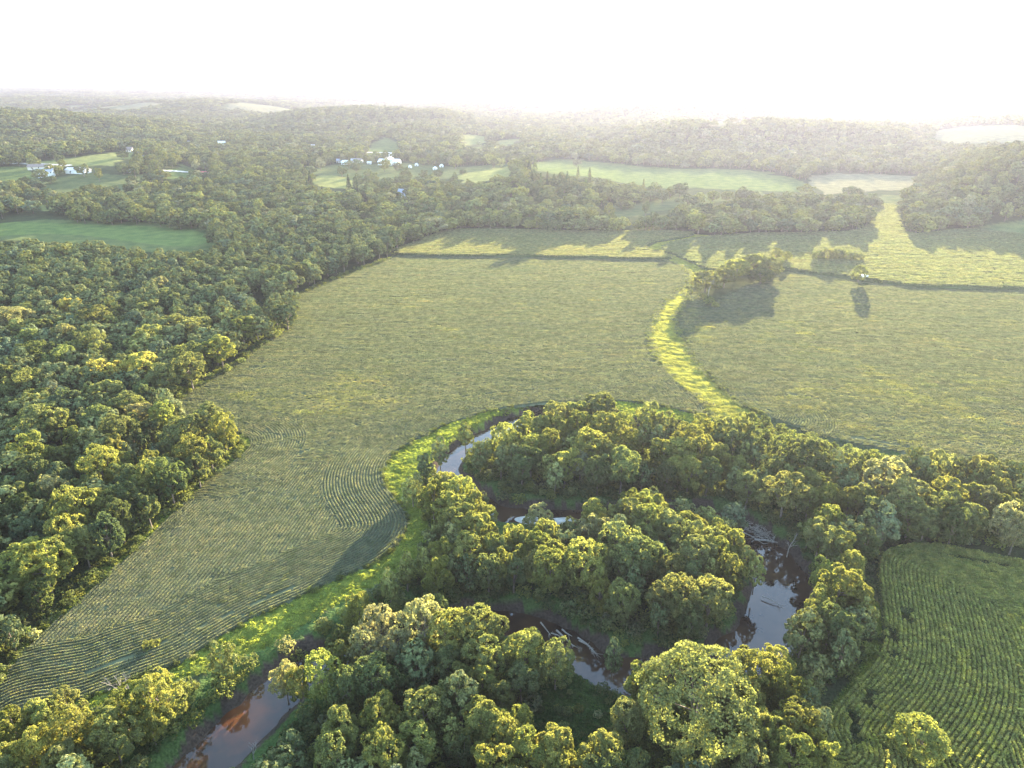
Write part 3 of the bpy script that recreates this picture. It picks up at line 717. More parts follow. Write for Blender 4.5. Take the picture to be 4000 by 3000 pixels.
T4 = L((829.5,829.5), .25, 1.38, "700,400,60,g;600,470,60,g;480,560,60,o;600,560,60,g;350,670,60,d;280,780,40,o;240,860,60,g;380,880,100,g;520,870,100,g;640,930,110,g;420,960,110,g;850,990,50,o;600,1060,130,g;760,1060,110,g;860,1110,80,g;520,1120,90,g;780,1210,130,g;620,1190,110,o;560,1260,110,g;440,1260,50,g;390,1330,60,o;930,1270,50,o;740,1390,110,g;500,1430,90,g;350,1510,60,g;340,1430,50,o;620,1480,70,o;190,1560,70,g;450,1620,90,g;1500,260,90,o;1650,220,90,o;1870,200,120,o;1040,440,100,g;1250,330,90,g;1380,340,80,g;1520,370,80,g;1690,330,90,g;1880,340,100,g;1440,480,90,g;1300,510,90,g;1170,450,50,o;1160,530,60,g;850,540,70,g;830,600,60,o;1010,610,70,o;1010,500,80,o;1270,600,90,d;1570,640,100,g;1440,650,70,g;1640,520,70,g;1790,500,110,g;1930,520,80,g;2070,450,100,g;2060,330,80,g;1700,660,60,w;1850,720,90,o;2060,680,120,o;1960,600,90,o;2180,660,70,g;800,750,90,d;900,760,130,d;1000,740,80,d;900,860,100,d;1190,690,80,d;1170,850,120,o;1330,830,90,o;1480,770,60,o;1470,880,90,d;1640,800,100,d;1850,890,70,d;2020,880,70,b;2130,850,100,d;1120,930,100,d;1290,930,90,d;1600,910,90,d;1810,1100,90,g;1980,1130,70,g;2050,1060,60,o;2150,1010,90,g;2170,1120,110,o;1610,1230,60,o;1820,1230,90,p;1720,1290,80,w;1120,1290,80,g;1200,1330,80,g;1400,1260,90,g;1340,1380,90,g;1470,1440,100,g;1440,1540,110,g;1740,1480,140,g;1580,1540,80,o;1850,1560,80,o;930,1370,80,g;1000,1400,80,o;1030,1510,90,g;1180,1470,80,g;1280,1530,80,o;900,1560,100,d;1120,1560,80,d;2050,1370,150,o;2140,1480,130,d;1980,1450,100,d")
T5 = L((1327.2,829.5), .25, 1.38, "290,280,90,o;450,330,80,o;560,350,60,o;770,370,90,g;960,400,100,o;1110,380,100,o;1290,350,110,o;1430,400,100,o;1620,450,110,o;1720,560,120,o;1880,450,100,g;1960,500,80,o;2070,560,70,g;2170,600,60,g;2070,680,90,o;1650,650,130,d;1450,540,100,d;1200,500,90,d;1040,500,100,d;900,480,80,d;260,410,70,g;370,450,60,o;500,440,70,o;640,470,100,g;420,560,90,g;560,560,100,g;740,570,120,g;880,600,90,g;1110,600,60,g;1210,610,60,o;1400,680,70,o;1070,690,80,g;1290,700,60,o;1350,760,80,o;1500,760,60,g;1680,820,90,o;540,690,80,g;650,720,90,g;450,740,80,d;190,840,110,o;60,900,80,d;600,850,100,d;820,730,90,d;880,840,100,d;1170,830,90,o;1040,860,90,d;1480,920,140,o;1400,1010,100,o;1690,970,80,g;1860,930,80,g;1960,890,60,d;2040,970,80,g;2150,930,90,o;1850,1130,90,g;1790,1260,100,o;1460,1190,100,d;1530,1250,80,d;1980,1340,90,g;1650,1330,90,o;1870,1350,100,o;2180,1200,70,d;2100,1310,70,d;1730,1460,110,o;1950,1540,70,g;2060,1540,90,g;1850,1590,90,g;1680,1560,100,d;260,1040,100,g;380,1050,90,g;460,1110,70,o;120,1130,90,g;290,1160,100,g;480,1180,110,o;600,1180,90,g;740,1210,80,g;900,1260,80,g;1040,1330,80,g;620,1310,100,o;820,1330,100,o;250,1290,90,o;90,1350,110,o;300,1470,110,d;680,1430,120,o;880,1420,90,g;1150,1480,70,g;1010,1560,100,g;1230,1590,60,g;520,1590,100,o;660,1610,100,d;820,1600,60,g")
T6 = L((1659,884.8), .25, 1.3, "1270,400,70,g;1180,440,70,w;960,460,50,g;1500,440,100,o;1690,450,70,o;1410,560,70,g;1880,480,100,o;1990,470,80,o;1930,560,90,o;2150,530,80,g;2060,560,70,o;1790,590,60,g;1660,620,50,o;1180,720,160,o;1300,700,110,o;860,740,90,o;920,820,100,d;1560,700,110,g;1400,760,90,g;1450,640,60,g;1790,700,90,g;2010,680,100,g;2160,720,80,g;1750,880,110,o;1900,780,90,w;2060,830,100,o;2090,930,110,w;2170,1000,100,w;1510,850,110,d;1620,950,110,d;1250,870,120,d;1380,930,100,d;1820,1020,110,d;1960,1050,110,d;890,1000,100,o;860,1100,90,d;690,950,60,d;2180,1150,90,w")
C8 = L((1437.8,995.4), .4, 1.25, "950,660,90,g;1060,700,60,g;840,760,70,g;780,840,70,g;900,850,80,o;960,900,80,d;1080,780,50,g;760,690,50,g;600,1060,70,g;450,1060,70,g;640,1200,80,g;700,1400,100,g;800,1500,70,g;850,1600,70,g;690,1560,100,g;770,1210,40,g")
T7 = L((0,829.5), .25, 1.38, "50,70,80,o;110,150,70,o;330,110,90,o;480,90,70,w;220,180,50,w;80,240,60,o;560,160,110,b;770,90,60,g;920,80,110,o;780,170,70,d;870,190,70,o;1090,180,110,o;1060,80,60,o;1010,230,80,d;1230,60,80,d;1380,50,60,d;1300,110,60,d;310,370,170,o;480,330,100,o;430,250,80,b;660,290,70,o;850,310,110,d;680,470,90,g;800,460,50,o;1030,420,120,o;1120,350,80,o;1290,370,80,d;1230,480,50,d;1180,250,90,p;1400,260,90,g;1790,270,105,o;1620,370,110,o;1480,450,95,o;1920,360,90,g;2070,400,70,g;1860,450,60,g;1650,560,110,g;1800,540,80,o;1950,520,80,o;1690,680,80,d;1900,610,60,d;1330,540,50,b;970,540,90,g;910,590,70,o;1110,540,50,w;1100,600,60,d;240,600,120,g;400,600,80,g;540,620,90,o;60,620,60,g;90,690,60,o;710,680,70,d;870,700,130,g;1020,660,90,g;1310,660,90,g;1450,790,110,d;1480,680,70,d;1250,800,110,g;1060,800,110,d;310,750,130,d;490,790,90,b;450,890,100,w;70,900,70,g;800,890,80,o;1670,790,90,o;1650,720,70,o;1780,740,40,g;1340,980,100,g;1260,1030,80,o;860,1020,110,g;1010,1120,100,d;1100,950,120,d;900,1250,110,b;560,1260,130,g;520,1380,110,g;250,1290,110,b;700,1320,100,o;1140,1310,70,o;720,1520,110,o;360,1530,150,g;450,1540,90,o;50,1430,70,d;80,1600,70,d;200,1050,110,d;160,950,90,d;330,950,90,d;60,1150,90,d;700,880,80,d")
T8 = L((0,497.7), .3, 1.25, "1370,900,100,o;1360,990,100,o;1500,930,70,o;1580,840,80,g;1740,690,80,g;1640,690,60,o;1190,1060,100,o;1250,1130,80,d;1060,1170,80,d;1170,960,60,o;1060,790,90,o;1190,740,60,o;1110,690,70,o;1400,720,110,o;1270,690,90,o;1440,620,60,g;1290,620,60,g;1060,580,90,o;980,560,70,o;1980,560,70,o;2080,500,60,o;1960,400,70,o;2130,300,80,o;690,650,120,o;450,650,60,g;500,560,80,y;630,590,80,o;800,570,60,g;880,520,70,o;1130,420,80,w;600,780,90,o;680,810,80,o;810,800,50,d;330,790,60,b;220,790,80,o;270,720,90,o;110,800,60,o;100,650,100,p;460,760,80,p;260,900,110,d;450,930,90,d;540,860,80,o;720,880,80,o;840,900,60,o;190,1120,110,o;380,1110,60,o;240,1040,50,g;290,1210,80,g;400,1180,60,w;770,1170,90,g;620,1190,70,g;450,1250,110,b;60,1160,80,o;40,1050,80,o")
def thin(lst, f):
    out = []
    for t in sorted(lst, key=lambda q: -q[2]):
        if all((t[0] - o[0]) ** 2 + (t[1] - o[1]) ** 2 > (f * max(o[2], t[2])) ** 2 for o in out): out.append(t)
    return out
ALL = thin(MAN, 0.42) 
for extra in (C8, T4, T5, T6, T7, T8):
    for t in thin(extra, 0.62):
        if all((t[0] - o[0]) ** 2 + (t[1] - o[1]) ** 2 > (0.60 * max(o[2], t[2])) ** 2 for o in ALL): ALL.append(t)

TREES = []          # x, y, radius, height, tint key, proto, special label
def place(px, py, rp, hmin=8.0, hmax=15.0):
    zc = 8.0
    for _ in range(3):
        x, y = at(px, py, zc); _, _, d = proj(x, y, zc); r = rp * d / F
        h = min(hmax, max(hmin, 2.0 * r + 4.2)); zc = h - 0.95 * r if r < 0.45 * h else h * 0.58
    return float(x), float(y), float(r), float(h)
def put(px, py, rp, key, **kw):
    x, y, r, h = place(px, py, rp, kw.get('hmin', 8), kw.get('hmax', 15))
    TREES.append(dict(x=x, y=y, r=r, h=h, key=key, px=px, py=py, label=kw.get('label'), kind=kw.get('kind', 'broadleaf'), man=True, dense=kw.get('dense')))
SPECIAL = [
 (1506,1511,128,'o',dict(kind='maple', hmin=16, hmax=17, label='largest feathery maple in front of the river pool, towering over its neighbours')),
 (155,1094,52,'g',dict(label='broad flat-domed golden tree standing out in the lower wood beside the bean field')),
 (222,808,46,'y',dict(kind='willow', label='pale yellow feathery tree leaning left in the wood beside the bean field', hmax=12)),
 (302,790,40,'y',dict(label='pale yellow domed tree at the wood edge, taller of the yellow pair')),
 (1164,1118,33,'w',dict(kind='willow', hmin=6, hmax=9, label='round grey-green willow alone on the gravel bar inside the river loop')),
 (1917,1024,46,'w',dict(kind='willow', hmax=14, hmin=10, label='pale domed willow rising behind the wood above the corner cornfield')),
 (1991,1598,60,'g',dict(hmin=7, hmax=8, kind='round', label='lone round golden tree standing in the corner cornfield')),
 (1858,586,17,'o',dict(hmin=9, hmax=10, kind='round', label='lone yellow tree standing on the edge of the right-hand fields')),
 (546,664,11,'g',dict(hmin=4.5, hmax=5.5, kind='round', label='small round bright tree alone in the dark clearing by the field notch')),
 (1526,603,36,'o',dict(dense=True, hmin=9, hmax=11, label='round dark tree at the near end of the clump beside the waterway')),
 (1592,578,34,'g',dict(dense=True, hmax=12, label='first golden tree behind the round one in the waterway clump')),
 (1630,568,36,'o',dict(dense=True, hmax=13, label='tall middle tree of the clump beside the waterway')),
 (1664,572,30,'o',dict(dense=True, hmax=12, label='last tall tree of the waterway clump, nearest the bush island')),
 (1566,596,27,'o',dict(dense=True, hmax=10, label='low leafy tree between the round tree and the golden clump')),
 (1645,592,26,'d',dict(dense=True, hmax=9, label='shaded tree on the near side of the waterway clump')),
 (1678,544,13,'g',dict(hmax=9, label='small golden tree behind the waterway clump')),
 (1768,551,15,'d',dict(kind='shrub', hmin=5.5, hmax=6.5, label='first rounded bush of the island in the right corn')),
 (1788,548,17,'o',dict(kind='shrub', hmin=7, hmax=8, label='tallest bush of the island in the right corn')),
 (1808,547,17,'d',dict(kind='shrub', hmin=7, hmax=7.6, label='second tall bush of the island in the right corn')),
 (1829,549,16,'o',dict(kind='shrub', hmin=6.4, hmax=7, label='rounded bush right of centre in the corn island')),
 (1850,553,14,'d',dict(kind='shrub', hmin=5.5, hmax=6, label='last bush at the right end of the corn island')),
 (1700,552,11,'g',dict(hmin=5, hmax=7, label='slender golden tree trailing off the waterway clump')),
]
for a in SPECIAL: put(a[0], a[1], a[2], a[3], **a[4])
for t in ALL:
    if any((t[0] - s[0]) ** 2 + (t[1] - s[1]) ** 2 < (0.72 * s[2]) ** 2 for s in SPECIAL): continue
    put(t[0], t[1], t[2], t[3], kind='willow' if t[3] == 'w' else 'broadleaf', hmax=13.5)
# keep trunks out of crops and water
tp = np.array([[t['x'], t['y']] for t in TREES])
rd = river_dist(tp); cov = near_cover(tp)
TREES = [t for t, a, c in zip(TREES, rd, cov) if t['label'] or (a > (-1.5 if t['r'] < 3 else 0.3) and c != 1)]

# fill the rest of the woods (world outlines)
W_LEFT = np.concatenate([w_field_l, w_point, poly([(-700,1800),(-900,1000),(-600,520),(0,514),(100,510),(180,514),(250,523),(330,533),(380,538),(430,537),(470,524),(470,505),(800,520),(880,535)])])
W_RIVER = np.concatenate([w_strip_in, poly([(-500,1750),(-200,2250),(1600,2250),(1810,1720),(1795,1580),(1760,1500),(1840,1460),(1880,1400),(1870,1300),(1880,1220),(1930,1180),(2100,1180),(2300,1190),(2500,1150),(2420,1040),(2212,1010),(2080,995),(1930,965),(1860,952),(1790,935),(1700,905),(1640,900)])])
CLEAR = [poly([(520,700),(545,655),(600,640),(640,650),(640,700),(600,730)]), poly([(1335,1495),(1240,1455),(1190,1470),(1150,1500),(1150,1600),(1250,1659),(1340,1600),(1370,1530)]), poly([(420,1420),(700,1420),(700,1659),(380,1659)]), poly([(1380,1330),(1640,1330),(1620,1400),(1480,1420),(1380,1400)])]
POOLS = [np.array(q, float) for q in ([(930,1035),(955,1000),(985,975),(1012,1000),(1012,1050),(1000,1075)], [(1065,1100),(1250,1100),(1250,1150),(1065,1150)], [(1600,1180),(1660,1170),(1725,1230),(1730,1330),(1700,1400),(1560,1400),(1620,1330),(1650,1260)], [(1215,1400),(1280,1400),(1390,1440),(1390,1490),(1215,1465)], [(400,1659),(440,1560),(560,1470),(690,1450),(690,1480),(600,1580),(520,1659)], [(1065,1330),(1160,1335),(1290,1400),(1280,1440),(1160,1385),(1065,1355)], [(1040,935),(1180,893),(1190,905),(1060,955)])]
def hides_open(x, y, h, r=0.0):
    """would the top of a tree here stand before open ground that the photograph shows?"""
    x = np.atleast_1d(x); y = np.atleast_1d(y); bad = np.zeros(len(x), bool)
    for k in (0.5, 0.72, 0.9):
        px, py, _ = proj(x, y, h * k); g = at(px, py, 0.0); g = g.reshape(-1, 2)
        bad |= near_cover(g) > 0
        for q in POOLS: bad |= inside(q, np.stack([px, py], -1))
    return bad
def fill(P, s, seedn, rlo, rhi, maxd=640):
    p = jitter_grid(P, s, jit=0.42)
    d = np.hypot(p[:, 0], p[:, 1]); p = p[(d < maxd)]
    ok = (river_dist(p) > 1.2) & (near_cover(p) == -1)
    for c in CLEAR: ok &= ~inside(c, p)
    for E in (EDGE_PTS, EDGE2): ok &= ~inside(E, p)
    p = p[ok]; p = p[~hides_open(p[:, 0], p[:, 1], 2.0 * rhi + 3)]
    have = np.array([[t['x'], t['y'], t['r']] for t in TREES])
    keep = []
    for q in p:
        d = np.hypot(have[:, 0] - q[0], have[:, 1] - q[1])
        if (d < 0.62 * have[:, 2] + 1.7).any(): continue
        keep.append(q); have = np.vstack([have, [q[0], q[1], 2.2]])
    for q in keep:
        r = rng.uniform(rlo, rhi); h = min(12.5, 2.0 * r + rng.uniform(2.5, 4.5)); k = rng.choice(list('ooddgb'), p=[.3, .2, .2, .1, .12, .08])
        a, b, dd = proj(q[0], q[1], h * 0.6)
        TREES.append(dict(x=q[0], y=q[1], r=r, h=h, key=k, px=float(a), py=float(b), label=None, kind='broadleaf', man=False))
fill(W_LEFT, 8.2, 1, 4.0, 6.6)
fill(W_RIVER, 5.2, 2, 2.2, 3.6)

for t in TREES:
    a, b, d = proj(t['x'], t['y'], t['h'] * 0.6); t['px'], t['py'] = float(a), float(b)
    t['size'] = t['r'] / float(d) * (1.6 if t['man'] else 0.8) * (1 if -40 < a < 2250 and b < 1700 else 0.02)
TREES.sort(key=lambda t: -t['size'])
IND = [t for t in TREES if t['label']] + [t for t in TREES if not t['label']][:285]
REST = [t for t in TREES if not any(t is q for q in IND)] if False else [t for t in TREES if id(t) not in {id(q) for q in IND}]

ORD = 'first second third fourth fifth sixth seventh eighth ninth tenth eleventh twelfth thirteenth fourteenth'.split()
def zone(t):
    x, y = t['px'], t['py']
    if t['y'] > 330 and x > 880: return 'in the far tree line'
    if x < 760 and y < 1010 and x < 640: 
        if y < 640: return 'at the back of the left wood'
        if y < 745: return 'in the middle of the left wood'
        if y < 870: return 'in the left wood below yellow pair'
        return 'on the wooded point jutting into beans'
    if x < 330 and y < 1430: return 'in the lower left wood edge'
    if x < 560: return 'on the bottom left riverbank'
    if y > 1480: 
        if x < 1260: return 'in the front wood at bottom centre'
        return 'around the big maple'
    if x < 1060 and y > 1300: return 'in the willow thicket by the river'
    if x < 1060 and y > 1000: return 'on the bank beside the grass strip'
    if x < 1010: return 'on the outer bend of the loop'
    if y < 940: return 'along the top of the looped wood'
    if y < 1090 and x < 1690: return 'in the upper river loop'
    if x > 1690 and y > 1090 and x < 1900: return 'between the pool and corner corn'
    if x > 1690: return 'in the wood behind corner corn'
    if y < 1250: return 'on the lower island upper half'
    return 'on the lower island front half'
zones = {}
for t in IND:
    if not t['label']: zones.setdefault(zone(t), []).append(t)
for zn, ts in zones.items():
    ts.sort(key=lambda t: -t['py'])
    nrow = max(1, min(14, math.ceil(len(ts) / 7))); per = math.ceil(len(ts) / nrow)
    for rix in range(nrow):
        row = sorted(ts[rix * per:(rix + 1) * per], key=lambda t: t['px'])
        for k, t in enumerate(row):
            kindw = 'willow' if t['kind'] == 'willow' else 'tree'
            t['label'] = f"{ADJ[t['key']]} {kindw} {zn}, {ORD[k]} from left, {ORD[rix]} row back"

def add_tree(t, protos, name, cat, group):
    k = random.randrange(len(protos)); cm, tm, r, h = protos[k]
    e = bpy.data.objects.new(name, None); link(e); e.empty_display_size = 0.5
    z = float(full_height(np.array([t['x']]), np.array([t['y']]))[0]) if t['y'] < 420 else float(height(np.array([t['x']]), np.array([t['y']]))[0])
    e.location = (t['x'], t['y'], max(z, -1.2)); e.rotation_euler = (0, 0, random.uniform(0, 6.28))
    ax = random.uniform(0.86, 1.16) if not t['label'].startswith('lone') else 1.0
    e.scale = (t['r'] / r * ax, t['r'] / r / ax, t['h'] / h)
    tag(e, t['label'], cat, group)
    c = bpy.data.objects.new('crown', cm); link(c, e); w = bpy.data.objects.new('trunk', tm); link(w, e)
    c['tint'] = [float(v) for v in tints(TINT[t['key']], 1, 0.035, 0.12)[0]]
    return e
for t in IND:
    if t['kind'] == 'willow': add_tree(t, WILLOW, 'willow_tree', 'willow', 'willows and feathery trees')
    elif t['kind'] == 'maple': add_tree(t, BIG, 'maple_tree', 'tree', None)
    elif t['kind'] == 'shrub': add_tree(t, [NEAR[8]], 'tall_shrub', 'bush', 'bushes of the island in the corn')
    elif t['kind'] == 'round': add_tree(t, [NEAR[5]], 'round_tree', 'tree', None)
    elif t.get('dense'): add_tree(t, [NEAR[5], NEAR[8], NEAR[13]], 'broadleaf_tree', 'tree', 'trees standing out in the fields')
    else: add_tree(t, NEAR, 'broadleaf_tree', 'tree', 'broadleaf trees along the river and in the left wood')

# ------------------------------------------------------------------ forest: all other trees, up to the horizon
def forest():
    P = []; D = []
    edges = [(330, 9.0), (520, 9.8), (900, 10.6), (1400, 12), (2200, 14), (3200, 20), (4600, 36), (7500, 70)]
    for (a, s), (b, _) in zip(edges[:-1], edges[1:]):
        th = 0.75; nx = b * math.sin(th)
        gx = np.arange(-nx, nx, s); gy = np.arange(a * 0.6, b, s); X, Y = np.meshgrid(gx, gy); X = X + (np.arange(len(gy)) % 2)[:, None] * s * 0.5
        p = np.stack([X.ravel(), Y.ravel()], -1) + rng.uniform(-0.38, 0.38, (X.size, 2)) * s
        d = np.hypot(p[:, 0], p[:, 1]); p = p[(d >= a) & (d < b)]; P.append(p)
    p = np.concatenate(P); z = height(p[:, 0], p[:, 1]); px, py, dep = proj(p[:, 0], p[:, 1], z)
    dd_ = np.hypot(p[:, 0], p[:, 1]); mg = np.where(dd_ < 1600, 650, 150); ok = (px > -mg) & (px < 2212 + mg) & (py < 600)
    p, z, px, py = p[ok], z[ok], px[ok], py[ok]; d = np.hypot(p[:, 0], p[:, 1])
    q2 = np.stack([px, py], -1); free = np.ones(len(p), bool)
    for c, o in OPEN_P: free &= ~(inside(o, q2) & (rng.uniform(0, 1, len(p)) < (0.9 if c == F_MEADOW else 0.995)))
    nearm = d < 640
    pn = p[nearm]; fn = free[nearm]
    fn &= near_cover(pn) == -1
    for E in (WAY_P, EDGE_PTS, W_LEFT): fn &= ~inside(E, pn)
    for m in (smooth_line(poly([(1890,520),(1885,425),(1955,425),(1955,508)]), 2, True),): fn &= ~inside(m, pn)
    # the wood between the fields starts at its visible foot
    free[nearm] = fn
    pat = wav(p[:, 0], p[:, 1], 700, 0) + 0.5 * wav(p[:, 0], p[:, 1], 260, 2)
    free &= ~((d > 2300) & (pat > 0.1))
    tx, ty, _ = proj(p[:, 0], p[:, 1], z + 9.5); qt = np.stack([tx, ty], -1)
    for c, o in OPEN_P: free &= ~(inside(o, qt) & (d < 1800) & (rng.uniform(0, 1, len(p)) < (0.82 if c == F_MEADOW else 0.97)))
    nm = np.nonzero(d < 620)[0]
    for hk in (4.0, 7.0, 10.0):
        ax, ay, _ = proj(p[nm, 0], p[nm, 1], z[nm] + hk); free[nm[(near_cover(at(ax, ay, 0.0)) > 0)]] = False
    for bx, by, bw in BUILD_PX: free &= ~((np.abs(px - bx) < bw) & (py > by - 3) & (py < by + 5))
    free &= ~((rng.uniform(0, 1, len(p)) < 0.06))
    p, z, px, py, d = p[free], z[free], px[free], py[free], d[free]
    con = (inside(np.array([(1130,372),(1200,360),(1330,384),(1480,398),(1560,412),(1480,425),(1300,415),(1150,420)], float), np.stack([px, py], -1)) & (rng.uniform(0, 1, len(p)) < 0.6)) | \
          (inside(np.array([(650,396),(700,404),(770,406),(790,430),(700,432),(655,415)], float), np.stack([px, py], -1)) & (rng.uniform(0, 1, len(p)) < 0.75))
    # broadleaves
    b = ~con
    n = b.sum(); db = d[b]
    r = np.clip(6.0 * np.exp(rng.normal(0, 0.24, n)), 3.4, 10) * np.where(db < 1400, 1.0, np.where(db < 2200, 1.08, np.where(db < 3200, 1.4, np.where(db < 4600, 3.0, 5.0))))
    h = np.clip(rng.normal(10.5, 1.8, n) + 0.3 * (r - 5), 6.5, 15.5) * np.where(db > 3200, 1.15, 1)
    pick = rng.choice(len(TINT) - 2, n, p=[.3, .38, .22, .06, .04])
    base = np.array([TINT[k] for k in 'godwb'])[pick] * np.exp(rng.normal(0, 0.16, (n, 1)))
    which = np.where(db < 1000, 0, 1)
    idx = np.where(which == 0, rng.integers(0, 6, n), rng.integers(0, 4, n))
    pts = np.c_[p[b], z[b] - 0.6]; rot = rng.uniform(0, 6.28, n); scl = np.stack([r / 4.2, r / 4.2, h / 12], -1)
    R = REST
    rx = np.array([[t['x'], t['y'], 0] for t in R]); m = len(R)
    pts = np.concatenate([pts, rx]); rot = np.r_[rot, rng.uniform(0, 6.28, m)]; scl = np.concatenate([scl, [[t['r'] / 4.2, t['r'] / 4.2, t['h'] / 12] for t in R]])
    base = np.concatenate([base, np.array([TINT[t['key']] for t in R]) * np.exp(rng.normal(0, 0.14, (m, 1)))])
    which = np.r_[which, np.zeros(m)]; idx = np.r_[idx, rng.integers(0, 6, m)]
    scatter('forest', 'continuous broadleaf forest covering the far valley and ridges', [MID, FARP], pts, rot, scl, base, which, idx)
    n = con.sum()
    scatter('conifer_forest', 'dark pointed conifer stand on the low hill', [CONI], np.c_[p[con], z[con]], rng.uniform(0, 6.28, n), rng.uniform(0.85, 1.25, (n, 3)), tints((0.045, 0.06, 0.032), n), np.zeros(n), rng.integers(0, 2, n))
    print('forest', len(pts), 'conifers', n)

# far buildings are kept clear of trees: frame x, y, half width
BUILD_PX = [(100,384,26),(170,374,30),(88,366,30),(300,337,16),(281,329,10),(352,378,9),(441,381,16),(280,373,7),(410,313,6),(480,316,11),(842,357,30),(732,352,8),(746,356,10),(764,353,9),(777,352,9),(798,356,8),(676,321,8),(882,317,6),(872,427,14),(900,360,9),(886,364,9),(954,362,9),(940,368,9),(1509,333,6),(418,383,8)]
forest()

# ------------------------------------------------------------------ undergrowth and grass
def undergrowth():
    reg = []; edge_w = []
    for P, s in ((W_RIVER, 2.1), (W_LEFT, 3.6), (EDGE_PTS, 1.9), (EDGE2, 1.7)):
        q = jitter_grid(P, s); reg.append(q[np.hypot(q[:, 0], q[:, 1]) < (340 if s > 3 else 420)])
    for Ln in (w_way_l, w_way_r, w_strip, w_field_l):
        k = rng.integers(0, len(Ln) - 1, 260); t_ = rng.uniform(0, 1, (260, 1)); q = Ln[k] * (1 - t_) + Ln[k + 1] * t_ + rng.normal(0, 0.5, (260, 2)); edge_w.append(q)
    for c_, r_ in HOLES[:-1]:
        k = int(5 + 5 * r_); a_ = rng.uniform(0, 6.28, k); q_ = r_ * 0.85 * np.sqrt(rng.uniform(0, 1, k)); edge_w.append(c_ + np.stack([q_ * np.cos(a_), q_ * np.sin(a_)], -1))
    p = np.concatenate(reg); p = p[seen(p)]
    rdv = river_dist(p); ok = (rdv > 0.8) & (near_cover(p) == -1)
    ok &= ~hides_open(p[:, 0], p[:, 1], 2.6)
    clear = inside(CLEAR[1], p); ok &= ~(clear & (rng.uniform(0, 1, len(p)) < 0.35))
    p = p[ok]; ne = sum(len(q) for q in edge_w); p = np.concatenate([p] + edge_w); n = len(p); z = full_height(p[:, 0].copy(), p[:, 1].copy()) - 0.15
    s = rng.uniform(0.45, 1.15, n); s[n - ne:] = rng.uniform(0.2, 0.5, ne); s[inside(EDGE2, p) | inside(EDGE_PTS, p)] *= 0.75; s[inside(CLEAR[1], p)] *= 0.55
    pick = rng.choice(4, n, p=[.25, .4, .3, .05]); base = np.array([TINT[k] for k in 'godw'])[pick] * np.exp(rng.normal(0, 0.2, (n, 1))) * np.array([0.95, 1.0, 1.0])
    scatter('undergrowth', 'low bushes and weeds along the riverbanks and wood edges', [BUSH], np.c_[p, z], rng.uniform(0, 6.28, n), np.stack([s * 1.15, s * 1.15, s], -1), base, np.zeros(n), rng.integers(0, 3, n))
    a = jitter_grid(GRASS_P, 0.55); a = a[seen(a)]
    b = jitter_grid(WAY_P, 0.6)
    c = jitter_grid(EDGE_PTS, 0.8); c2 = jitter_grid(EDGE2, 0.7); e = jitter_grid(CLEAR[1], 0.6); a = np.concatenate([a, jitter_grid(CORN_VERGE, 0.55)])
    p = np.concatenate([a, b, c, c2, e]); w = np.r_[np.zeros(len(a)), np.ones(len(b)), np.full(len(c), 2), np.full(len(c2), 2), np.full(len(e), 3)]
    ok = (river_dist(p) > 0.6) & ((near_cover(p) != 1)); p, w = p[ok], w[ok]; n = len(p)
    base = np.where((w == 1)[:, None], np.array([(0.265, 0.262, 0.085)]), np.where((w == 3)[:, None], np.array([(0.05, 0.085, 0.03)]), np.array([(0.225, 0.255, 0.062)])))
    v = np.clip(0.5 + 0.5 * wav(p[:, 0], p[:, 1], 11, 1), 0, 1)[:, None]
    base = base * (0.85 + 0.3 * v) * np.exp(rng.normal(0, 0.07, (n, 1)))
    z = full_height(p[:, 0].copy(), p[:, 1].copy())
    sc = rng.uniform(0.7, 1.3, (n, 3)) * np.where(w == 1, 1.0, 1.0)[:, None]; sc[w == 1] = rng.uniform(0.92, 1.08, ((w == 1).sum(), 3)); sc[:, 2] *= np.where(w == 1, 1.0, 0.6)
    scatter('grass', 'bright mown grass strip and waterway between the crops', [GRASST, LAWNT], np.c_[p, z], rng.uniform(0, 6.28, n), sc, base, ((w == 1) | ((w == 0) & (rng.uniform(0, 1, n) < 0.75))).astype(int), rng.integers(0, 4, n))
    print('undergrowth', len(ok), n)
undergrowth()

# ------------------------------------------------------------------ bushes one can tell apart
def bush(px, py, rp, key, label, group=None):
    zc = 3.6 if py < 570 else 1.2
    x, y = at(px, py, zc); _, _, d = proj(x, y, zc); r = rp * d / F
    k = random.randrange(3); cm = BUSH[k].data; b = BUSH_SH[k]
    o = bpy.data.objects.new('bush', cm); link(o); o.location = (x, y, float(full_height(np.array([x]), np.array([y]))[0]) - 0.1)
    o.scale = (r / b[1], r / b[1], (r * 1.25 if py > 570 else r * 1.55) / b[2]); o.rotation_euler = (0, 0, random.uniform(0, 6.28)); o['tint'] = [float(v) for v in TINT[key]]
    tag(o, label, 'bush', group)
for a in [(1302,1480,17,'d','dark round bush at the water edge of the front clearing'),
          (1531,652,14,'o','tangled low bush at the tip of the waterway clump'),(1518,640,10,'o','small upright bush between the waterway tree and clump tip'),(1545,658,10,'g','pale low bush nearest the beans at the waterway clump'),
          (1893,604,6,'g','small yellow bush just right of the lone yellow tree'),(1904,606,5,'g','tiny middle bush right of the lone yellow tree'),(1915,604,6,'o','farthest small bush right of the lone yellow tree'),
          (318,1390,16,'g','bright roadside bush on the lower left wood edge'),(335,1385,13,'g','low golden bush beside the bright roadside bush'),
          (617,1390,22,'w','grey bush beside the reddish shrub at the bottom of the grass strip'),(640,1394,18,'o','olive bush at the river end of the grass strip'),(627,1402,10,'p','reddish shrub at the bottom of the grass strip'),
          (1760,1420,22,'d','dark bush on the bank below the pool trees'),(1785,1424,22,'o','olive bush on the bank left of the grass path'),(1755,1452,22,'o','lowest olive bush on the bank by the grass path')]:
    bush(*a, group='bushes standing clear of the woods')

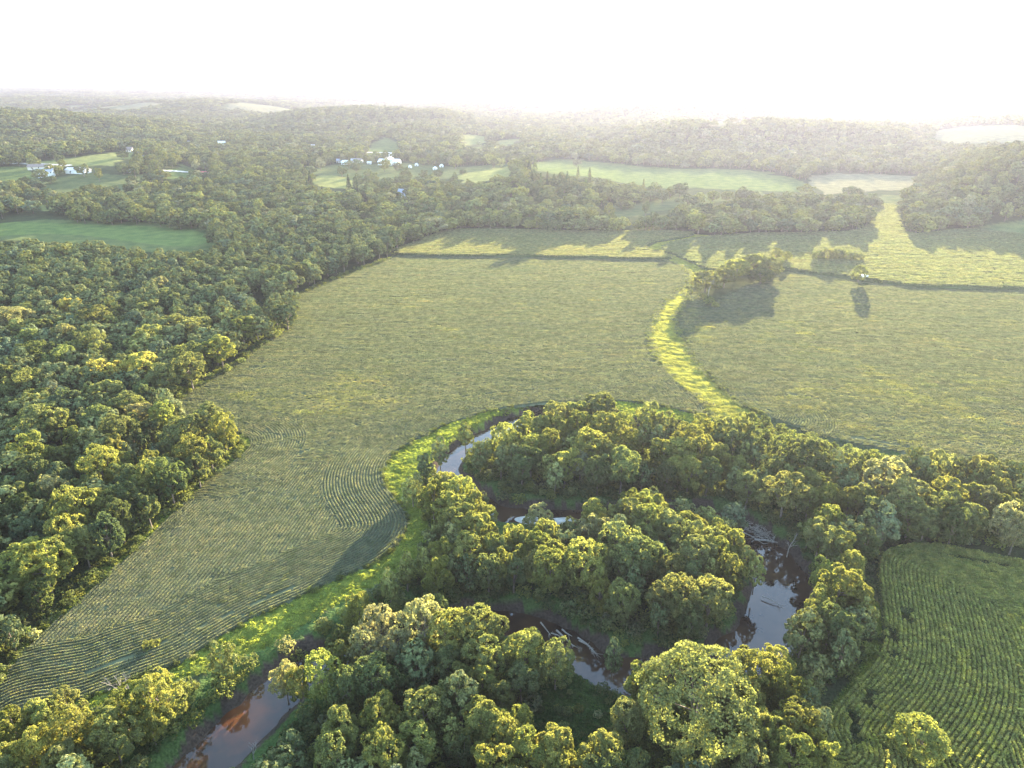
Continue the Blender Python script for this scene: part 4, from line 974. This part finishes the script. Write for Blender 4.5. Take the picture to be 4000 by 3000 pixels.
# ------------------------------------------------------------------ dead wood
def branchy(mb, a, d, ln, r, depth, g):
    b = a + d * ln
    m = a + d * ln * 0.5 + Vector((g.uniform(-1, 1), g.uniform(-1, 1), g.uniform(-.5, .5))) * ln * 0.06
    mb.tube([a, m, b], [r, r * 0.8, r * 0.55], 5)
    if depth:
        for _ in range(3):
            nd = (d + Vector((g.uniform(-.8, .8), g.uniform(-.8, .8), g.uniform(-.2, .6)))).normalized()
            branchy(mb, a.lerp(b, g.uniform(0.55, 1)), nd, ln * g.uniform(0.5, 0.75), r * 0.5, depth - 1, g)
def dead_tree(px, py, h, label, seed):
    x, y, z = (*at(px, py, 0.0), 0.0) if py > 500 else hit(px, py)[0]
    g = random.Random(seed); mb = MB(); branchy(mb, Vector((0, 0, -0.4)), Vector((0.05, 0, 1)), h * 0.45, h * 0.022, 3, g)
    o = mb.obj('dead_tree', M_DEAD); o.location = (x, y, z); tag(o, label, 'dead tree', 'bare dead trees')
for a in [(1530,638,10.0,'bare pale dead tree in front of the round waterway tree',3),(460,507,12.0,'bare white dead tree at the end of the far green field',4),(258,1512,7,'bare grey dead tree left of two beside the bean headland',5),(280,1505,7,'bare grey dead tree right of two beside the bean headland',6),
          (860,1450,9,'bare leafless branches below the grey willows, left one',7),(905,1440,10,'bare leafless branches below the grey willows, right one',8),(1700,1200,6,'bare pale snag behind the pool trees',9),(548,1640,4,'pale bare shrub skeleton leaning over the bottom pool',10)]:
    dead_tree(*a)
def log(p0, p1, r, label, branches=3, seed=1):
    g = random.Random(seed); a = Vector((*at(*p0, -1.9), -1.6)); b = Vector((*at(*p1, -2.0), -2.05)); mb = MB()
    m = a.lerp(b, 0.5) + Vector((g.uniform(-.4, .4), g.uniform(-.4, .4), 0.25))
    o_ = a.copy(); mb.tube([a - o_, m - o_, b - o_], [r, r * 0.8, r * 0.35], 7)
    for k in range(branches):
        s = a.lerp(b, g.uniform(0.4, 0.95)) - o_; d = ((b - a).normalized() + Vector((g.uniform(-1, 1), g.uniform(-1, 1), g.uniform(0, .5)))).normalized()
        mb.tube([s, s + d * g.uniform(0.8, 2.2)], [r * 0.35, r * 0.1], 5)
    o = mb.obj('fallen_log', M_DEAD); o.location = o_; tag(o, label, 'log', 'fallen logs in the river')
for a in [((1168,1347),(1190,1372),.16,'pale fallen log at the left of the river snag',2,1),((1190,1370),(1216,1388),.13,'thin bent pale log below the river snag',1,2),((1202,1364),(1240,1396),.2,'longest bleached log slanting into the narrow channel',3,3),((1214,1362),(1236,1374),.17,'short thick log behind the longest bleached log',1,4),((1248,1380),(1286,1412),.16,'branchy log top reaching into the dark pool',7,5),((1250,1386),(1292,1416),.12,'second branchy log top beside the dark pool',7,6),
          ((1348,1487),(1362,1493),.12,'small dark log floating by the big maple',1,7),((648,1508),(672,1494),.18,'pale log lying on the bank of the bottom pool',1,8),((1583,1116),(1612,1132),.16,'pale leaning log at the top of the driftwood pile',2,9),((1630,1168),(1683,1172),.22,'pale log along the waterline of the driftwood pile',2,10),((1600,1150),(1650,1175),.16,'slanting log across the driftwood pile',4,11),((1645,1290),(1690,1310),.12,'thin branches trailing in the pool below the right bank',6,12)]:
    log(*a)
def driftwood():
    g = random.Random(5); mb = MB()
    P = poly([(1590,1120),(1650,1128),(1680,1160),(1660,1176),(1610,1160)], -1.5)
    c = P.mean(0)
    for k in range(150):
        w = np.array([g.random() for _ in P]); w = w ** 2; w /= w.sum(); q = (P * w[:, None]).sum(0)
        a = g.uniform(0, 3.14); ln = g.uniform(0.6, 2.6); z = g.uniform(-1.9, -1.0)
        d = Vector((math.cos(a), math.sin(a), g.uniform(-.25, .25))) * ln * 0.5; o = Vector((q[0], q[1], z))
        mb.tube([o - d, o + d], [g.uniform(.03, .09), .025], 5)
    tag(mb.obj('debris', M_DEAD), 'tangled driftwood piled across the river bend', kind='stuff')
driftwood()
def gravel_bar():
    for pts, lab in (([(1108,1118),(1130,1114),(1160,1118),(1190,1126),(1200,1122),(1236,1118),(1248,1126),(1200,1134),(1150,1136),(1112,1126)], 'grey gravel bar under the round willow'),):
        P = smooth_line(poly(pts, -2.1), 5, True); c = P.mean(0); v = [(*c, -1.75)]; n = len(P)
        v += [(*(c + (q - c) * 0.75), -1.85) for q in P] + [(*q, -2.35) for q in P]
        f = [(0, 1 + k, 1 + (k + 1) % n) for k in range(n)] + [(1 + k, 1 + n + k, 1 + n + (k + 1) % n, 1 + (k + 1) % n) for k in range(n)]
        me = bpy.data.meshes.new('gravel_bar'); me.from_pydata(v, [], f); me.update(); me.materials.append(M_GRAVEL)
        tag(link(bpy.data.objects.new('gravel_bar', me)), lab, kind='structure')
gravel_bar()

# ------------------------------------------------------------------ buildings
def house(px, py, wpx, depth, wallh, roofh, rot, wm, rm, label, name='house', cat='house', wins=3, doors=1, open_front=False):
    x, y, z = hit(px, py)[0]; _, _, d = proj(x, y, z); w = wpx * float(d) / F; wallh *= 1.0
    e = bpy.data.objects.new(name, None); link(e); e.location = (x, y, z - 0.1); e.rotation_euler = (0, 0, math.radians(rot)); tag(e, label, cat)
    hx, hy = w / 2, depth / 2
    mb = MB(); mb.face([(-hx, -hy, -1), (hx, -hy, -1), (hx, -hy, wallh), (-hx, -hy, wallh)]); mb.face([(hx, hy, -1), (-hx, hy, -1), (-hx, hy, wallh), (hx, hy, wallh)])
    mb.face([(hx, -hy, -1), (hx, hy, -1), (hx, hy, wallh), (hx, 0, wallh + roofh), (hx, -hy, wallh)]); mb.face([(-hx, hy, -1), (-hx, -hy, -1), (-hx, -hy, wallh), (-hx, 0, wallh + roofh), (-hx, hy, wallh)])
    mb.obj('wall', wm, e)
    rb = MB(); o = 0.5; t = 0.18; ez = wallh - roofh * o / hy
    for s in (-1, 1):
        q = [(-hx - o, s * (hy + o), ez + 0.05), (hx + o, s * (hy + o), ez + 0.05), (hx + o, 0, wallh + roofh + 0.05), (-hx - o, 0, wallh + roofh + 0.05)]
        if s > 0: q = q[::-1]
        up = [(a, b, c + t) for a, b, c in q]; rb.face(up); rb.face(q[::-1])
        for k in range(4): rb.face([q[k], q[(k + 1) % 4], up[(k + 1) % 4], up[k]])
    rb.obj('roof', rm, e)
    for k in range(doors):
        db = MB(); dx = -hx * 0.5 + k * hx; db.box(dx - 0.6, dx + 0.6, -hy - 0.08, -hy + 0.02, 0, 2.1); db.obj('door', M_DOOR, e)
    for k in range(wins):
        wb = MB(); dx = -hx + w * (k + 0.5) / wins + 0.9; z0 = wallh - 1.7
        wb.box(dx - 0.5, dx + 0.5, -hy - 0.06, -hy + 0.02, z0, z0 + 1.2); wb.obj('window', M_GLASS, e)
    gb = MB(); gb.box(hx - 0.02, hx + 0.06, -0.6, 0.6, max(1.0, wallh - 1.7), max(1.0, wallh - 1.7) + 1.2); gb.obj('window', M_GLASS, e)
    return e
house(99,382,34,9,5.6,2.4,18,M_WHITE,M_GREYROOF,'two-storey white house with grey roof facing the valley meadow')
house(170,374,46,10,3.2,2.2,-8,M_WHITE,M_RUST,'long pale shed with rusty patched tin roof beside the white house','shed','shed',2,1)
house(86,366,40,9,3.0,2.2,12,M_BEIGE,M_BROWNROOF,'low brown-roofed house behind the two-storey white house')
house(301,336,20,12,3.0,3.2,25,M_BEIGE,M_GREYROOF,'grey-roofed house at the end of the sunlit hill meadow')
house(281,328,12,9,3.0,2.8,10,M_BEIGE,M_BROWNROOF,'brown-roofed house behind the hill meadow house')
house(352,377,10,6,2.4,1.8,-15,M_WHITE,M_GREYROOF,'small white shed with grey roof by the farm lane','shed','shed',1,1)
house(441,380,21,8,2.6,1.9,-4,M_BEIGE,M_REDROOF,'long red-roofed building at the end of the farm lane','shed','shed',2,1)
house(280,372,7,5,2.4,1.8,10,M_WHITE,M_GREYROOF,'tiny white shed among the trees left of the lane','shed','shed',1,1)
house(410,312,7,8,3.0,2.2,5,M_WHITE,M_GREYROOF,'distant small white house left of the far bright house')
house(480,315,14,10,4.0,3.0,10,M_WHITE,M_METALROOF,'distant bright white house below the centre ridge')
house(842,356,44,16,3.6,3.0,-8,M_WHITE,M_METALROOF,'long white metal barn in the middle of the farm meadow','barn','barn',0,2)
house(732,351,8,7,2.6,1.6,4,M_WHITE,M_GREYROOF,'leftmost small white outbuilding of the farmstead','shed','shed',1,1)
house(746,355,12,9,2.6,2.0,-6,M_WHITE,M_METALROOF,'white farm outbuilding with open front nearest the meadow','shed','shed',1,1)
house(764,352,10,9,2.8,2.0,8,M_WHITE,M_GREYROOF,'white farmhouse with grey roof in the farmstead row')
house(777,351,11,9,2.8,2.2,-14,M_WHITE,M_BROWNROOF,'brown-roofed white farmhouse at the right of the farmstead row')
house(798,355,8,4,2.2,0.8,3,M_WHITE,M_METALROOF,'low white trailer left of the big barn','trailer','trailer',1,1)
house(676,320,8,8,2.8,2.0,6,M_WHITE,M_METALROOF,'distant pale-roofed shed in trees left of the farm','shed','shed',1,1)
house(882,316,6,8,2.8,2.0,6,M_WHITE,M_METALROOF,'distant white house right of the far road junction')
house(872,426,19,9,4.4,2.6,-10,M_BLUESIDE,M_GREYROOF,'pale blue house half hidden in the middle wood')
house(1509,332,5,8,3.0,2.0,10,M_WHITE,M_METALROOF,'tiny white house in the hazy trees toward the sun')
def yurt(px, py, wpx, label):
    x, y, z = hit(px, py)[0]; _, _, d = proj(x, y, z); r = wpx * float(d) / F / 2
    e = bpy.data.objects.new('yurt', None); link(e); e.location = (x, y, z); tag(e, label, 'tent', 'white round tents in the farm meadow')
    n = 8; ring = lambda R, zz: [(R * math.cos(6.2832 * k / n), R * math.sin(6.2832 * k / n), zz) for k in range(n)]
    mb = MB(); a, b = ring(r, -0.5), ring(r, 2.0)
    for k in range(n): mb.face([a[k], a[(k + 1) % n], b[(k + 1) % n], b[k]])
    mb.obj('wall', M_WHITE, e)
    mb = MB(); b = ring(r * 1.06, 1.96); c = ring(r * 0.15, 3.6)
    for k in range(n): mb.face([b[k], b[(k + 1) % n], c[(k + 1) % n], c[k]])
    mb.face(c); mb.obj('roof', M_METALROOF, e)
    mb = MB(); mb.box(-0.5, 0.5, -r - 0.05, -r * 0.9, 0, 1.8); mb.obj('door', M_DOOR, e)
yurt(900,359,8,'white round tent nearest the barn, standing behind another'); yurt(886,363,8,'white round tent in front of the barn end'); yurt(954,361,9,'farthest white round tent toward the wood'); yurt(940,367,10,'white round tent lowest in the meadow row')
def shelter():
    x, y = at(1863, 604); e = bpy.data.objects.new('shelter', None); link(e); e.location = (x, y, 0); e.rotation_euler = (0, 0, 0.3); tag(e, 'small dark shelter with curved white roof under the lone yellow tree', 'shelter')
    mb = MB(); mb.box(-1.8, 1.8, -1.4, 1.4, 0, 1.5); mb.obj('wall', M_DOOR, e)
    mb = MB(); n = 8; pr = [(1.7 * math.cos(math.pi * k / n), 1.5 + 1.2 * math.sin(math.pi * k / n)) for k in range(n + 1)]
    for k in range(n): mb.face([(-2.1, *pr[k]), (2.1, *pr[k]), (2.1, *pr[k + 1]), (-2.1, *pr[k + 1])])
    for s in (-2.1, 2.1): mb.face([(s, *q) for q in pr])
    mb.obj('roof', M_METALROOF, e)
shelter()
def road(pts, w, label):
    P = smooth_line(np.array(pts, float), 8); h3 = hit(P[:, 0], P[:, 1])
    t = np.gradient(h3[:, :2], axis=0); nr_ = np.stack([-t[:, 1], t[:, 0]], -1); nr_ /= np.linalg.norm(nr_, axis=1)[:, None] + 1e-9
    Lp, Rp = h3[:, :2] + nr_ * w / 2, h3[:, :2] - nr_ * w / 2
    v = np.concatenate([np.c_[Lp, height(Lp[:, 0], Lp[:, 1]) + 0.5], np.c_[Rp, height(Rp[:, 0], Rp[:, 1]) + 0.5]]); n = len(h3)
    f = np.array([(k, k + n, k + n + 1, k + 1) for k in range(n - 1)])
    tag(link(bpy.data.objects.new('road', mesh_np('road', v, f, M_GRAVEL))), label, kind='structure')
road([(-40,352),(0,353),(60,355),(118,357),(150,359)], 7, 'pale road at the left behind the white house')
road([(345,370),(380,371),(420,374),(445,377)], 6, 'farm lane leading to the red-roofed building')
road([(760,330),(800,330),(850,331),(910,331)], 8, 'valley road crossing behind the barn')
road([(858,330),(848,336),(840,344)], 12, 'gravel drive from the valley road to the barn')

# ------------------------------------------------------------------ air, sun, sky, camera
def haze():
    mb = MB(); mb.box(-15500, 15500, -400, 17500, -5, 112)
    m, ns, ls = new_mat('haze_air'); out = N(ns, 'ShaderNodeOutputMaterial'); v = N(ns, 'ShaderNodeVolumePrincipled')
    v.inputs['Color'].default_value = (0.18, 0.186, 0.24, 1); v.inputs['Density'].default_value = 0.00016; v.inputs['Anisotropy'].default_value = 0.47
    ls.new(v.outputs[0], out.inputs['Volume'])
    o = mb.obj('haze', m); tag(o, 'thin evening haze filling the valley', kind='stuff')
haze()

sdx, sdy, sdz = (float(v) for v in ray(1835, -95))
sun_el = math.atan2(sdz, math.hypot(sdx, sdy)); sun_az = math.atan2(sdx, sdy)
print('sun elevation', math.degrees(sun_el), 'azimuth', math.degrees(sun_az))
ld = bpy.data.lights.new('sun', 'SUN'); ld.energy = 5.0; ld.angle = math.radians(0.5); ld.color = (1.0, 0.855, 0.65)
lo = bpy.data.objects.new('sun', ld); link(lo); lo.rotation_euler = Vector((sdx, sdy, sdz)).to_track_quat('Z', 'Y').to_euler()
W = bpy.data.worlds.new('World'); S.world = W; W.use_nodes = True
ns, ls = W.node_tree.nodes, W.node_tree.links
bg = ns['Background']; sky = ns.new('ShaderNodeTexSky'); sky.sky_type = 'NISHITA'; sky.sun_disc = False
sky.sun_elevation = sun_el; sky.sun_rotation = sun_az; sky.altitude = 300; sky.air_density = 1.0; sky.dust_density = 0.3; sky.ozone_density = 1.1
ls.new(sky.outputs[0], bg.inputs[0]); bg.inputs[1].default_value = 0.15

cd = bpy.data.cameras.new('camera'); cd.sensor_width = 36; cd.lens = F / 2212 * 36; cd.clip_start = 0.5; cd.clip_end = 40000
co = bpy.data.objects.new('camera', cd); link(co); co.location = (0, 0, H); co.rotation_euler = (math.pi / 2 - PITCH, 0, 0); S.camera = co

S.view_settings.view_transform = 'Standard'; S.view_settings.look = 'None'; S.view_settings.gamma = 1; S.view_settings.exposure = 3.5
S.render.engine = 'CYCLES'
cy = S.cycles
cy.max_bounces = 5; cy.diffuse_bounces = 3; cy.glossy_bounces = 2; cy.transmission_bounces = 3; cy.transparent_max_bounces = 4; cy.volume_bounces = 0
cy.use_denoising = True; cy.denoiser = 'OPENIMAGEDENOISE'; cy.denoising_input_passes = 'RGB_ALBEDO_NORMAL'; cy.sample_clamp_indirect = 6
print('trees', len(TREES), 'individual', len(IND), 'rest', len(REST), 'manual', len(ALL))
